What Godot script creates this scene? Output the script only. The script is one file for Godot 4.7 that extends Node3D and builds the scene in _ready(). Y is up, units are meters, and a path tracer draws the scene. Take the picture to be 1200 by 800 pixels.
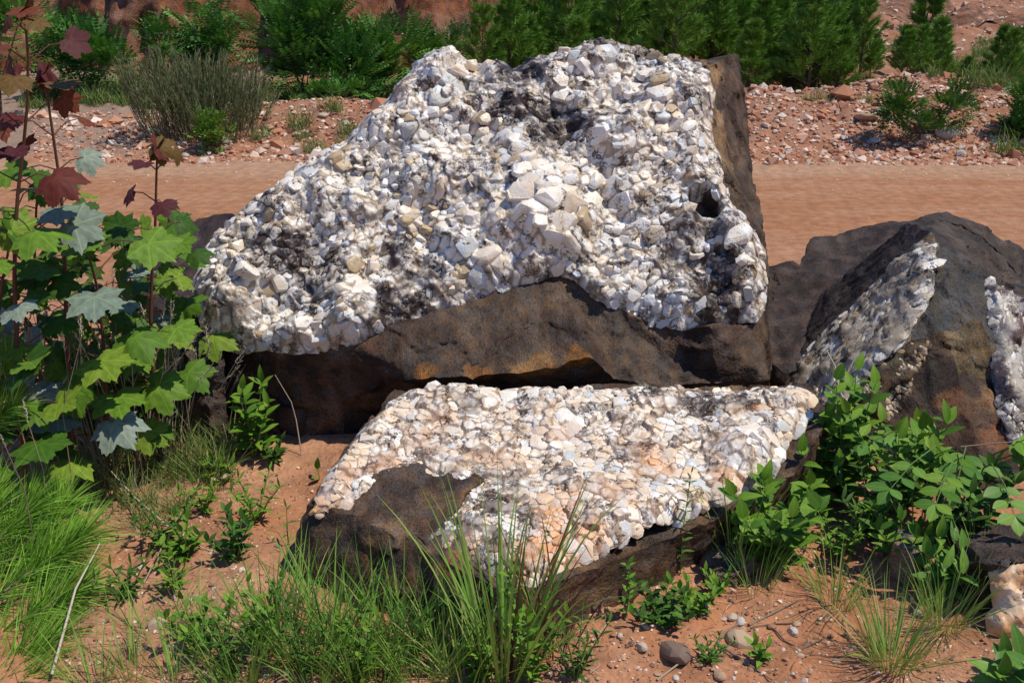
extends Node3D
# A quarry roadside: quartz-crusted boulders on red clay, plants round them, a dirt road, gravel banks, pines and a clay cliff behind.

const F := 1177.0                       # focal length in pixels of the 1200 x 800 photograph
const PITCH := 0.349066                 # 20 degrees down
const EYE := Vector3(0, 1.6, 0)
var rng := RandomNumberGenerator.new()
var ns := FastNoiseLite.new()           # smooth noise, frequency 1
var nf := FastNoiseLite.new()           # fractal noise, frequency 1
var nr := FastNoiseLite.new()           # ridged noise, frequency 1
var nc := FastNoiseLite.new()           # cellular: a value for each cell
var ne := FastNoiseLite.new()           # the same cells: distance to their edges
var used := {}
var M := {}                             # materials
var L := {}                             # shared leaf and blade meshes

# ---------- a mesh being built ----------
class MB:
	var v := PackedVector3Array()
	var n := PackedVector3Array()
	var c := PackedColorArray()
	var i := PackedInt32Array()
	var uv := PackedVector2Array()
	func tri(a: Vector3, b: Vector3, d: Vector3, col: Color) -> void:   # counter-clockwise from outside
		var k := v.size()
		var nn := (b - a).cross(d - a).normalized()
		v.push_back(a); v.push_back(d); v.push_back(b)
		n.push_back(nn); n.push_back(nn); n.push_back(nn)
		c.push_back(col); c.push_back(col); c.push_back(col)
		i.push_back(k); i.push_back(k + 1); i.push_back(k + 2)
	func tri3(a: Vector3, b: Vector3, d: Vector3, ca: Color, cb: Color, cd: Color) -> void:
		var k := v.size()
		var nn := (b - a).cross(d - a).normalized()
		v.push_back(a); v.push_back(d); v.push_back(b)
		n.push_back(nn); n.push_back(nn); n.push_back(nn)
		c.push_back(ca); c.push_back(cd); c.push_back(cb)
		i.push_back(k); i.push_back(k + 1); i.push_back(k + 2)
	func quad(a: Vector3, b: Vector3, d: Vector3, e: Vector3, col: Color) -> void:
		tri(a, b, d, col); tri(a, d, e, col)
	func vert(p: Vector3, nn: Vector3, col: Color) -> int:
		v.push_back(p); n.push_back(nn); c.push_back(col)
		return v.size() - 1
	func face(a: int, b: int, d: int) -> void:                          # counter-clockwise from outside
		i.push_back(a); i.push_back(d); i.push_back(b)
	func tube(pts: PackedVector3Array, r0: float, r1: float, sides: int, col: Color) -> void:
		var m := pts.size()
		var rows: Array = []
		for k in m:
			var dir := (pts[min(k + 1, m - 1)] - pts[max(k - 1, 0)]).normalized()
			var side := dir.cross(Vector3(0.31, 0.2, 0.93)).normalized()
			var up := side.cross(dir)
			var r: float = lerpf(r0, r1, float(k) / max(1, m - 1))
			var row := PackedInt32Array()
			for s in sides:
				var an := TAU * s / sides
				var o := side * cos(an) + up * sin(an)
				row.push_back(vert(pts[k] + o * r, o, col))
			rows.push_back(row)
		for k in m - 1:
			for s in sides:
				var t := (s + 1) % sides
				face(rows[k][s], rows[k + 1][t], rows[k][t])
				face(rows[k][s], rows[k + 1][s], rows[k + 1][t])
	func smooth() -> void:                                             # normals shared by vertices at one place
		var at := {}
		var acc := PackedVector3Array(); acc.resize(v.size())
		var own := PackedInt32Array(); own.resize(v.size())
		for k in v.size():
			var key := Vector3i((v[k] * 5000.0).round())
			if not at.has(key): at[key] = k
			own[k] = at[key]
		for t in range(0, i.size(), 3):
			var a := i[t]; var b := i[t + 1]; var d := i[t + 2]
			var nn := (v[d] - v[a]).cross(v[b] - v[a])
			acc[own[a]] += nn; acc[own[b]] += nn; acc[own[d]] += nn
		for k in v.size(): n[k] = acc[own[k]].normalized()
	func add_to(mesh: ArrayMesh, off: Vector3, mat: Material) -> void:
		if v.is_empty(): return
		var arr := []
		arr.resize(Mesh.ARRAY_MAX)
		var vv := v.duplicate()
		if off != Vector3.ZERO:
			for k in vv.size(): vv[k] -= off
		arr[Mesh.ARRAY_VERTEX] = vv; arr[Mesh.ARRAY_NORMAL] = n; arr[Mesh.ARRAY_COLOR] = c; arr[Mesh.ARRAY_INDEX] = i
		if uv.size() == v.size(): arr[Mesh.ARRAY_TEX_UV] = uv
		mesh.add_surface_from_arrays(Mesh.PRIMITIVE_TRIANGLES, arr)
		mesh.surface_set_material(mesh.get_surface_count() - 1, mat)
	func mesh(off := Vector3.ZERO, mat: Material = null) -> ArrayMesh:
		var m := ArrayMesh.new()
		add_to(m, off, mat)
		return m

# ---------- things and parts ----------
func numbered(called: String) -> String:
	used[called] = used.get(called, -1) + 1
	return called if used[called] == 0 else "%s_%03d" % [called, used[called]]

func meta(o: Node, label := "", category := "", group := "", kind := "") -> Node:
	if label: o.set_meta("label", label)
	if category: o.set_meta("category", category)
	if group: o.set_meta("group", group)
	if kind: o.set_meta("kind", kind)
	return o

func thing(called: String, label: String, category: String, at: Vector3, group := "") -> Node3D:
	var o := Node3D.new()
	o.name = numbered(called)
	add_child(o)
	o.position = at
	meta(o, label, category, group)
	return o

func part(parent: Node, called: String, mesh: Mesh, mat: Material = null, xf := Transform3D.IDENTITY) -> MeshInstance3D:
	var o := MeshInstance3D.new()
	o.mesh = mesh
	o.name = called if parent != self else numbered(called)
	if mat: o.material_override = mat
	o.transform = xf
	parent.add_child(o, true)
	return o

func copy(o: Node3D, at: Vector3, turn: float, size: float, label: String) -> Node3D:
	var r: Node3D = o.duplicate()
	r.name = numbered(o.get_meta("base_name"))
	add_child(r)
	r.position = at; r.rotation.y = turn; r.scale = Vector3.ONE * size
	r.set_meta("label", label)
	return r

# ---------- from photograph pixels to places ----------
func ray(px: float, py: float) -> Vector3:
	var up := Vector3(0, cos(PITCH), -sin(PITCH))
	var fwd := Vector3(0, -sin(PITCH), -cos(PITCH))
	return Vector3((px - 600.0) / F, 0, 0) - up * ((py - 400.0) / F) + fwd

func at_h(px: float, py: float, h := 0.0) -> Vector3:                   # where that direction meets height h
	var d := ray(px, py)
	return EYE + d * ((h - EYE.y) / d.y)

func at_z(px: float, py: float, z: float) -> Vector3:                   # where it meets the upright plane z metres ahead
	var d := ray(px, py)
	return EYE + d * (z / -d.z)

func on_ground(px: float, py: float) -> Vector3:
	var p := at_h(px, py, 0.0)
	for k in 4: p = at_h(px, py, H(p.x, p.z))
	return Vector3(p.x, H(p.x, p.z), p.z)

# ---------- ground height ----------
func gauss(x: float, z: float, cx: float, cz: float, rx: float, rz: float) -> float:
	var a := (x - cx) / rx
	var b := (z - cz) / rz
	return exp(-a * a - b * b)

func H(x: float, z: float) -> float:
	var d := -z
	var rough := 1.0 - smoothstep(4.6, 5.4, d) * (1.0 - smoothstep(8.9, 9.6, d))
	var h := ns.get_noise_2d(x * 1.3, z * 1.3) * 0.035 * rough + ns.get_noise_2d(x * 5.0 + 9.0, z * 5.0) * 0.016 * (0.15 + 0.85 * rough)
	h += nf.get_noise_2d(x * 14.0, z * 14.0) * 0.012 * (0.1 + 0.9 * rough)
	var near := 1.0 - smoothstep(4.5, 5.5, d)
	h += gauss(x, z, -1.15, -2.35, 0.16, 0.09) * 0.035 * near
	# wheel ruts along the road
	h -= 0.02 * exp(-pow((d - 6.6) / 0.22, 2)) + 0.022 * exp(-pow((d - 8.5) / 0.25, 2))
	# banks beyond the road
	var right := smoothstep(-0.2, 1.6, x)
	h += smoothstep(9.1, 10.9, d + ns.get_noise_1d(x * 0.8) * 0.4) * lerpf(0.09, 0.3, right) * (1.0 + 0.35 * ns.get_noise_2d(x * 0.8, 3.0 + z * 0.8))
	h += gauss(x, z, 4.75, -11.5, 1.0, 0.9) * 0.16 + gauss(x, z, 3.1, -11.0, 0.7, 0.7) * 0.05
	h += gauss(x, z, -2.1, -11.0, 1.3, 1.0) * 0.25
	var bank := smoothstep(9.3, 10.2, d) * (1.0 - smoothstep(13.0, 15.0, d))
	h += bank * nf.get_noise_2d(x * 3.0, z * 3.0) * 0.07
	# hillside
	if d > 12.0:
		h += (d - 12.0) * 0.045 * lerpf(0.25, 1.0, right) + smoothstep(12.0, 20.0, d) * nf.get_noise_2d(x * 0.35, z * 0.35) * 0.45
		h += smoothstep(36.0, 70.0, d) * 9.0
	# the terrace above the cliff
	h += smoothstep(cliff_d(x) + 0.5, cliff_d(x) + 1.6, d) * 6.0 * (1.0 - smoothstep(-0.6, 2.2, x - (d - 17.0) * 0.05))
	return h

func cliff_d(x: float) -> float:
	return 17.2 + 0.9 * ns.get_noise_1d(x * 0.35) - 0.05 * x + smoothstep(-1.2, 1.8, x) * 6.0

# ---------- textures ----------
func fill_image(size: int, pick: Callable) -> ImageTexture:            # pick(index) gives an sRGB colour
	var data := PackedByteArray()
	data.resize(size * size * 3)
	var j := 0
	for k in size * size:
		var c: Color = pick.call(k)
		data[j] = clampi(int(c.r * 255.0), 0, 255); data[j + 1] = clampi(int(c.g * 255.0), 0, 255); data[j + 2] = clampi(int(c.b * 255.0), 0, 255)
		j += 3
	var im := Image.create_from_data(size, size, false, Image.FORMAT_RGB8, data)
	im.generate_mipmaps()
	return ImageTexture.create_from_image(im)

func noise_data(size: int, freq: float, sd: int, octaves := 5, type := FastNoiseLite.TYPE_SIMPLEX_SMOOTH, fractal := FastNoiseLite.FRACTAL_FBM) -> PackedByteArray:
	var f := FastNoiseLite.new()
	f.noise_type = type; f.frequency = freq; f.seed = sd
	f.fractal_type = fractal if octaves > 1 else FastNoiseLite.FRACTAL_NONE
	f.fractal_octaves = octaves
	var im := f.get_seamless_image(size, size)
	im.convert(Image.FORMAT_L8)
	return im.get_data()

func grey_tex(d: PackedByteArray, size: int) -> ImageTexture:
	var im := Image.create_from_data(size, size, false, Image.FORMAT_L8, d)
	im.generate_mipmaps()
	return ImageTexture.create_from_image(im)

func rock_mat(tex: Texture2D, height: Texture2D, scale: float, bump: float, rough: float, spec := 0.5) -> StandardMaterial3D:
	var m := StandardMaterial3D.new()
	m.vertex_color_use_as_albedo = true
	m.albedo_texture = tex
	m.uv1_triplanar = true
	m.uv1_scale = Vector3.ONE * scale
	m.roughness = rough
	m.metallic_specular = spec
	if height:
		m.heightmap_enabled = true
		m.heightmap_texture = height
		m.heightmap_scale = bump
	return m

func plain_mat(col: Color, rough := 0.6, back := Color.BLACK, vertex := false) -> StandardMaterial3D:   # col: linear base colour
	var m := StandardMaterial3D.new()
	m.albedo_color = col.linear_to_srgb()
	m.roughness = rough
	m.vertex_color_use_as_albedo = vertex
	m.metallic_specular = 0.28
	m.cull_mode = BaseMaterial3D.CULL_DISABLED
	if back != Color.BLACK:
		m.backlight_enabled = true
		m.backlight = back
	return m

func make_materials() -> void:
	var S := 512
	var fbm := noise_data(S, 0.012, 3)
	var fbm2 := noise_data(S, 0.02, 17)
	var fine := noise_data(S, 0.09, 5, 3)
	var grain := noise_data(S, 0.22, 29, 2)
	var ridge := noise_data(S, 0.02, 8, 4, FastNoiseLite.TYPE_SIMPLEX_SMOOTH, FastNoiseLite.FRACTAL_RIDGED)
	var cell := noise_data(S, 0.045, 11, 1, FastNoiseLite.TYPE_CELLULAR)
	# lichen and dirt on quartz: dark blotches and specks of four densities
	for lv in 4:
		var lim: float = [0.27, 0.38, 0.47, 0.6][lv]
		M["lichen%d" % lv] = fill_image(S, func(k: int) -> Color:
			var a := fbm[k] / 255.0 * 0.62 + fine[k] / 255.0 * 0.38
			var b := fbm2[k] / 255.0
			var t := smoothstep(lim - 0.025, lim + 0.03, a)
			var warm := smoothstep(0.38, 0.68, b)
			var clean := Color(1, 1, 1).lerp(Color(0.99, 0.94, 0.86), warm)
			var dark := Color(0.24, 0.21, 0.22).lerp(Color(0.36, 0.29, 0.25), smoothstep(0.4, 0.65, b))
			return dark.lerp(clean, t))
	M.mottle = fill_image(S, func(k: int) -> Color:
		var a := fbm[k] / 255.0
		var b := fbm2[k] / 255.0
		var g := 0.6 + 0.3 * smoothstep(0.25, 0.75, a) + 0.5 * (grain[k] / 255.0 - 0.5) - 0.2 * smoothstep(0.58, 0.72, fine[k] / 255.0) - 0.3 * smoothstep(0.8, 0.92, ridge[k] / 255.0)
		var tint := Color(1.0, 0.9, 0.8).lerp(Color(0.93, 0.95, 1.0), smoothstep(0.35, 0.65, b))
		var c := Color(g * tint.r, g * tint.g, g * tint.b)
		return c.lerp(Color(1, 0.95, 0.88), 0.6 * smoothstep(0.74, 0.8, grain[k] / 255.0)))
	M.earth_tex = fill_image(S, func(k: int) -> Color:
		var a := fbm[k] / 255.0
		var g := 0.74 + 0.2 * a + 0.12 * (fine[k] / 255.0 - 0.5)
		var pale := smoothstep(0.7, 0.78, cell[k] / 255.0 * 0.5 + fine[k] / 255.0 * 0.5)
		return Color(g, g * 0.98, g * 0.95).lerp(Color(1, 0.98, 0.95), pale * 0.4))
	var rh := PackedByteArray(); rh.resize(S * S)
	var eh := PackedByteArray(); eh.resize(S * S)
	for k in S * S:
		rh[k] = clampi(int(fbm[k] * 0.35 + fine[k] * 0.3 + grain[k] * 0.2 + (255 - ridge[k]) * 0.15), 0, 255)
		eh[k] = clampi(int(fbm2[k] * 0.3 + fine[k] * 0.5 + (255 - cell[k]) * 0.2), 0, 255)
	M.rock_h = grey_tex(rh, S)
	M.earth_h = grey_tex(eh, S)
	for lv in 4:
		M["quartz%d" % lv] = rock_mat(M["lichen%d" % lv], M.rock_h, 1.7, 0.5, 0.42, 0.45)
	M.dark_rock = rock_mat(M.mottle, M.rock_h, 1.5, 1.0, 0.7, 0.35)
	M.earth = rock_mat(M.earth_tex, M.earth_h, 0.9, 1.2, 0.95, 0.2)
	M.road = rock_mat(M.earth_tex, M.earth_h, 1.3, 0.6, 0.95, 0.2)
	M.far_earth = rock_mat(M.mottle, M.earth_h, 0.7, 2.5, 0.95, 0.2)
	M.stone = rock_mat(M.mottle, M.rock_h, 8.0, 0.6, 0.75, 0.3)
	var V := 256
	M.vein_oval = fill_image(V, func(k: int) -> Color:
		var x: float = absf((k % V) / float(V) - 0.5) * 2.0
		var y: float = (k / V) / float(V)
		var lat := absf(fposmod((y - x * 0.28) * 9.0, 1.0) - 0.5) * 2.0
		var vein := maxf(smoothstep(0.1, 0.03, x), smoothstep(0.86, 0.97, lat) * 0.55)
		var g := 0.8 + 0.14 * (fbm[(k * 3) % (S * S)] / 255.0 - 0.5) + 0.07 * sin(lat * 3.0)
		return Color(g, g, g * 0.95).lerp(Color(1.0, 1.0, 0.85), vein * 0.7))
	M.vein_lobed = fill_image(V, func(k: int) -> Color:
		var x: float = ((k % V) / float(V) - 0.5) * 2.0
		var y: float = (k / V) / float(V) * 1.5 - 0.5
		var an := absf(atan2(x, y))
		var rr := Vector2(x, y).length()
		var near := 9.0
		for a in [0.0, 0.84, 1.71]:
			if absf(an - a) < 1.2: near = minf(near, absf(sin(an - a)) * rr)
		var lat := absf(fposmod((rr - near * 0.9) * 7.0, 1.0) - 0.5) * 2.0
		var vein := maxf(smoothstep(0.03, 0.008, near), smoothstep(0.88, 0.98, lat) * 0.45)
		var g := 0.8 + 0.2 * (fbm2[(k * 2) % (S * S)] / 255.0 - 0.5)
		return Color(g, g, g * 0.95).lerp(Color(1.0, 1.0, 0.82), vein * 0.6))
	M.leafy = plain_mat(Color.WHITE, 0.5, Color(0.55, 0.6, 0.3), true)
	M.needle = plain_mat(Color.WHITE, 0.45, Color(0.3, 0.35, 0.15), true)
	M.stem = plain_mat(Color.WHITE, 0.8, Color.BLACK, true)

# ---------- rocks ----------
func split_faces(faces: Array, limit: float) -> Array:                  # polygons to small triangles, edges split the same way on both sides
	var out: Array = []
	for f in faces:
		var pts: PackedVector3Array = f[1]
		var nn := Vector3.ZERO
		for k in pts.size(): nn += pts[k].cross(pts[(k + 1) % pts.size()])
		nn = nn.normalized()
		var ax := nn.cross(Vector3(0.3, 0.9, 0.2)).normalized()
		var ay := nn.cross(ax)
		var flat := PackedVector2Array()
		for p in pts: flat.push_back(Vector2(p.dot(ax), p.dot(ay)))
		var tr := Geometry2D.triangulate_polygon(flat)
		if tr.is_empty():
			for k in range(1, pts.size() - 1): tr.append_array([0, k, k + 1])
		for t in range(0, tr.size(), 3):
			var tn := (pts[tr[t + 1]] - pts[tr[t]]).cross(pts[tr[t + 2]] - pts[tr[t]])
			var stack: Array = [[pts[tr[t]], pts[tr[t + 1]], pts[tr[t + 2]]]]
			if tn.dot(nn) < 0: stack[0] = [pts[tr[t]], pts[tr[t + 2]], pts[tr[t + 1]]]
			while not stack.is_empty():
				var q: Array = stack.pop_back()
				var a: Vector3 = q[0]; var b: Vector3 = q[1]; var c: Vector3 = q[2]
				var la := a.distance_squared_to(b); var lb := b.distance_squared_to(c); var lc := c.distance_squared_to(a)
				var l2 := limit * limit
				if la <= l2 and lb <= l2 and lc <= l2:
					out.push_back([f[0], a, b, c])
				elif la >= lb and la >= lc:
					var m := (a + b) * 0.5
					stack.push_back([a, m, c]); stack.push_back([m, b, c])
				elif lb >= lc:
					var m := (b + c) * 0.5
					stack.push_back([a, b, m]); stack.push_back([a, m, c])
				else:
					var m := (c + a) * 0.5
					stack.push_back([a, b, m]); stack.push_back([m, b, c])
	return out

func rough3(p: Vector3, low: float, mid: float, fine: float) -> Vector3:
	var q := p * 2.1
	var d := Vector3(ns.get_noise_3dv(q), ns.get_noise_3dv(q + Vector3(31, 0, 0)), ns.get_noise_3dv(q + Vector3(0, 57, 0))) * low
	q = p * 8.0
	d += Vector3(nr.get_noise_3dv(q), nr.get_noise_3dv(q + Vector3(13, 0, 0)), nr.get_noise_3dv(q + Vector3(0, 29, 0))) * mid
	q = p * 3.2
	d += (Vector3(nc.get_noise_3dv(q), nc.get_noise_3dv(q + Vector3(17, 3, 0)), nc.get_noise_3dv(q + Vector3(0, 41, 9))) + Vector3.ONE * 0.5) * mid * 1.5
	q = p * 34.0
	d += Vector3(ns.get_noise_3dv(q), ns.get_noise_3dv(q + Vector3(5, 0, 0)), ns.get_noise_3dv(q + Vector3(0, 7, 0))) * fine
	return d

func rock_mesh(faces: Array, limit: float, rough: Vector3, paint: Callable) -> MB:
	# faces: [tag, points]; every face is turned outwards from the middle of the rock
	var mid := Vector3.ZERO
	var cnt := 0
	for f in faces:
		for p in f[1]: mid += p; cnt += 1
	mid /= cnt
	for f in faces:
		var nn := Vector3.ZERO
		var fm := Vector3.ZERO
		var pts: PackedVector3Array = f[1]
		for k in pts.size():
			nn += (pts[k] - mid).cross(pts[(k + 1) % pts.size()] - mid)
			fm += pts[k]
		if nn.dot(fm / pts.size() - mid) < 0:
			pts.reverse()
			f[1] = pts
	var by_tag := {}
	for t in split_faces(faces, limit):
		if not by_tag.has(t[0]): by_tag[t[0]] = []
		by_tag[t[0]].push_back(t)
	var all := MB.new()
	for tag in by_tag:
		var mb := MB.new()
		var seen := {}
		for t in by_tag[tag]:
			var id := [0, 0, 0]
			for k in 3:
				var p: Vector3 = t[k + 1]
				var key := Vector3i((p * 4000.0).round())
				if not seen.has(key):
					var q := p + rough3(p, rough.x, rough.y, rough.z)
					seen[key] = mb.vert(q, Vector3.UP, paint.call(p, tag))
				id[k] = seen[key]
			mb.face(id[0], id[1], id[2])
		mb.smooth()
		var off := all.v.size()
		all.v.append_array(mb.v); all.n.append_array(mb.n); all.c.append_array(mb.c)
		for k in mb.i: all.i.push_back(k + off)
	return all

func patchy(p: Vector3, base: Color, patches: Array) -> Color:          # stains: [centre, radius, colour, strength]
	var c := base
	for q in patches:
		var d: float = p.distance_to(q[0]) / q[1] + nf.get_noise_3dv(p * 9.0) * 0.9
		c = c.lerp(q[2], smoothstep(1.05, 0.75, d) * q[3])
	return c

# ---------- quartz crusts ----------
class Crust:
	var o: Vector3                     # a point of its plane
	var A: Vector3                     # along
	var B: Vector3                     # up the slope
	var N: Vector3                     # outwards
	var line := PackedVector2Array()   # its outline, metres
	var dents: Array = []              # [place, radius, height]
	var roll := 0.06
	var rollw := 0.1
	var lumps := 0.03
	var bow := 0.0
	var bow_at := 0.0
	var bow_w := 1.0
	var noise: FastNoiseLite
	var fr: FastNoiseLite
	func edge(q: Vector2) -> float:
		var best := 1e9
		for k in line.size():
			var s := Geometry2D.get_closest_point_to_segment(q, line[k], line[(k + 1) % line.size()])
			best = minf(best, s.distance_squared_to(q))
		return sqrt(best)
	func at(q: Vector2) -> Vector3:
		var w := bow * (1.0 - pow((q.x - bow_at) / bow_w, 2))
		w += noise.get_noise_2d(q.x * 2.3, q.y * 2.3) * lumps + fr.get_noise_2d(q.x * 5.5, q.y * 5.5) * lumps * 0.9
		for d in dents:
			var t := q.distance_to(d[0]) / float(d[1])
			if t < 1.6: w += d[2] * (1.0 - smoothstep(0.35, 1.3, t))
		var e := edge(q)
		if e < rollw:
			var u := 1.0 - e / rollw
			w -= roll * u * u
		return o + A * q.x + B * q.y + N * w
	func normal(q: Vector2) -> Vector3:
		var h := 0.012
		return (at(q + Vector2(h, 0)) - at(q - Vector2(h, 0))).cross(at(q + Vector2(0, h)) - at(q - Vector2(0, h))).normalized()

func flat_at(c: Crust, px: float, py: float) -> Vector2:                # pixel to the crust's own metres
	var d := ray(px, py)
	var p := EYE + d * ((c.o - EYE).dot(c.N) / d.dot(c.N)) - c.o
	return Vector2(p.dot(c.A), p.dot(c.B))

func make_crust(p0: Vector3, p1: Vector3, p2: Vector3, outline: Array) -> Crust:   # p0 to p1 along, p2 up the slope
	var c := Crust.new()
	c.noise = ns; c.fr = nf
	c.o = p0
	c.A = (p1 - p0).normalized()
	c.N = c.A.cross(p2 - p0).normalized()
	c.B = c.N.cross(c.A).normalized()
	for q in outline: c.line.push_back(flat_at(c, q[0], q[1]))
	return c

func crust_mesh(c: Crust, step: float, paint: Callable) -> MB:          # the matrix that the crystals stand in
	var pts := PackedVector3Array()
	for q in c.line: pts.push_back(Vector3(q.x, q.y, 0))
	var mb := MB.new()
	var seen := {}
	var area := 0.0
	for k in c.line.size(): area += c.line[k].cross(c.line[(k + 1) % c.line.size()])
	for t in split_faces([["", pts]], step):
		var id := [0, 0, 0]
		for k in 3:
			var p: Vector3 = t[k + 1]
			var key := Vector2i((Vector2(p.x, p.y) * 4000.0).round())
			if not seen.has(key):
				var q := Vector2(p.x, p.y)
				seen[key] = mb.vert(c.at(q) + c.N * (nf.get_noise_2d(q.x * 30.0, q.y * 30.0) * 0.004 + nr.get_noise_2d(q.x * 9.0, q.y * 9.0) * 0.006 + nc.get_noise_2d(q.x * 24.0, q.y * 24.0) * 0.008 + nc.get_noise_2d(q.x * 9.0, q.y * 9.0) * 0.008), c.N, paint.call(q))
			id[k] = seen[key]
		if area > 0: mb.face(id[0], id[1], id[2])
		else: mb.face(id[0], id[2], id[1])
	mb.smooth()
	return mb

func clip_half(poly: PackedVector2Array, mid: Vector2, dir: Vector2) -> PackedVector2Array:   # keeps the side where (p - mid).dir < 0
	var out := PackedVector2Array()
	var m := poly.size()
	for k in m:
		var a := poly[k]; var b := poly[(k + 1) % m]
		var da := (a - mid).dot(dir); var db := (b - mid).dot(dir)
		if da <= 0: out.push_back(a)
		if (da < 0 and db > 0) or (da > 0 and db < 0): out.push_back(a.lerp(b, da / (da - db)))
	return out

func crystals(owner: Node3D, c: Crust, rmin: float, rmax: float, tries: int, size: Callable, look: Callable, turn: float, longer: float) -> void:
	# size(q): radius of a crystal there, 0 for none. look(q): [colour, lichen level, relief, gap]
	var lo := Vector2(1e9, 1e9); var hi := -lo
	for q in c.line: lo = lo.min(q); hi = hi.max(q)
	var ax := Vector2(cos(turn), sin(turn)); var ay := Vector2(-ax.y, ax.x)
	var pts := PackedVector2Array(); var rad := PackedFloat32Array()
	var grid := {}
	for t in tries:
		var q := Vector2(rng.randf_range(lo.x, hi.x), rng.randf_range(lo.y, hi.y))
		if not Geometry2D.is_point_in_polygon(q, c.line): continue
		var r: float = size.call(q)
		if r <= 0: continue
		r = clampf(r * rng.randf_range(0.75, 1.3), rmin, rmax)
		var s := Vector2(q.dot(ax) / longer, q.dot(ay))
		var g := Vector2i((s / rmax).floor())
		var ok := true
		for dx in [-2, -1, 0, 1, 2]:
			for dy in [-2, -1, 0, 1, 2]:
				for j in grid.get(g + Vector2i(dx, dy), []):
					if pts[j].distance_to(s) < (rad[j] + r) * 0.86: ok = false; break
				if not ok: break
			if not ok: break
		if not ok: continue
		if not grid.has(g): grid[g] = []
		grid[g].push_back(pts.size())
		pts.push_back(s); rad.push_back(r)
	var made: Array = []                                                # [radius, level, MB]
	for k in pts.size():
		var s := pts[k]; var r := rad[k]
		var poly := PackedVector2Array()
		for e in 8: poly.push_back(s + Vector2.from_angle(TAU * (e + 0.5) / 8 + k) * r * 1.5)
		var g := Vector2i((s / rmax).floor())
		for dx in [-2, -1, 0, 1, 2]:
			for dy in [-2, -1, 0, 1, 2]:
				for j in grid.get(g + Vector2i(dx, dy), []):
					if j == k: continue
					var dv := pts[j] - s
					var len := dv.length()
					if len > (r + rad[j]) * 2.2: continue
					poly = clip_half(poly, s + dv * (r / (r + rad[j])), dv / len)
		if poly.size() < 3: continue
		var q0 := ax * (s.x * longer) + ay * s.y
		var lk: Array = look.call(q0)
		made.push_back([r, lk[1], crystal(c, q0, poly, s, r, ax, ay, longer, lk)])
	made.sort_custom(func(a, b): return a[0] > b[0])
	var rest: Array = [MB.new(), MB.new(), MB.new(), MB.new()]
	for k in made.size():
		var mb: MB = made[k][2]
		if k < 298:
			part(owner, "crystal", mb.mesh(owner.position, M["quartz%d" % made[k][1]]))
		else:
			var to: MB = rest[made[k][1]]
			var off := to.v.size()
			to.v.append_array(mb.v); to.n.append_array(mb.n); to.c.append_array(mb.c)
			for e in mb.i: to.i.push_back(e + off)
	if made.size() > 298:
		var m := ArrayMesh.new()
		for lv in 4: rest[lv].add_to(m, owner.position, M["quartz%d" % lv])
		meta(part(owner, "crystal_mass", m), "", "", "", "stuff")
	print(owner.name, " crystals ", made.size())

func crystal(c: Crust, q0: Vector2, poly: PackedVector2Array, s: Vector2, r: float, ax: Vector2, ay: Vector2, longer: float, lk: Array) -> MB:
	var mb := MB.new()
	var col: Color = lk[0]
	var relief: float = lk[2]
	var gap: float = lk[3]
	var mid := Vector2.ZERO
	for p in poly: mid += p
	mid /= poly.size()
	var h := 0.012
	var C := c.at(q0)
	var T1 := (c.at(q0 + Vector2(h, 0)) - C) / h
	var T2 := (c.at(q0 + Vector2(0, h)) - C) / h
	var N := T1.cross(T2).normalized()
	if N.dot(c.N) < 0: N = -N
	T1 = T1.limit_length(1.25); T2 = T2.limit_length(1.25)
	var top := r * rng.randf_range(0.15, 0.75) * relief
	var lean := Vector2(ns.get_noise_2d(q0.x * 5.0, q0.y * 5.0), ns.get_noise_2d(q0.x * 5.0 + 50.0, q0.y * 5.0)) * 0.35
	var tilt := (lean + Vector2(rng.randfn(0, 0.26), rng.randfn(0, 0.26))) * relief
	var shrink := clampf(rng.randf_range(0.55, 0.92), 0.0, 0.95 - relief * 0.1)
	var tip := Vector2(rng.randf_range(-0.3, 0.3), rng.randf_range(-0.3, 0.3)) * r
	C -= N * r * float(lk[4])
	var put := func(p: Vector2, w: float) -> Vector3:
		var d := ax * ((p.x - s.x) * longer) + ay * (p.y - s.y)
		return C + T1 * d.x + T2 * d.y + N * w
	var m := poly.size()
	var r0 := PackedVector3Array(); var r1 := PackedVector3Array(); var r2 := PackedVector3Array()
	for k in m:
		var d := poly[k] - mid
		var lift := d.dot(tilt)
		var j := rng.randf_range(0.9, 1.06)
		r0.push_back(put.call(mid + d, -r * 0.8))
		r1.push_back(put.call(mid + d * (1.0 - gap), top * rng.randf_range(-0.15, 0.35) + lift * 0.4 - r * 0.16))
		r2.push_back(put.call(mid + tip * 0.6 + d * shrink * j, top * rng.randf_range(0.85, 1.05) + lift - r * 0.08))
	var cap: Vector3 = put.call(mid + tip, top * rng.randf_range(1.0, 1.3) + tip.dot(tilt))
	for k in m:
		var e := (k + 1) % m
		var v := rng.randf_range(0.93, 1.0)
		var cc := Color(col.r * v, col.g * v, col.b * v)
		mb.quad(r0[k], r0[e], r1[e], r1[k], cc)
		mb.quad(r1[k], r1[e], r2[e], r2[k], cc)
		mb.tri(r2[k], r2[e], cap, cc)
	# edges softened: part of each corner's normal is the average there
	var flat := mb.n.duplicate()
	mb.smooth()
	var soft := rng.randf_range(0.05, 0.5)
	for k in flat.size(): mb.n[k] = flat[k].lerp(mb.n[k] if mb.n[k].dot(flat[k]) > 0 else -mb.n[k], soft).normalized()
	# turned right side out
	var a := mb.n[mb.n.size() - 1]
	if a.dot(N) < 0:
		for k in mb.n.size(): mb.n[k] = -mb.n[k]
		for k in range(0, mb.i.size(), 3):
			var t := mb.i[k + 1]; mb.i[k + 1] = mb.i[k + 2]; mb.i[k + 2] = t
	return mb

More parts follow.
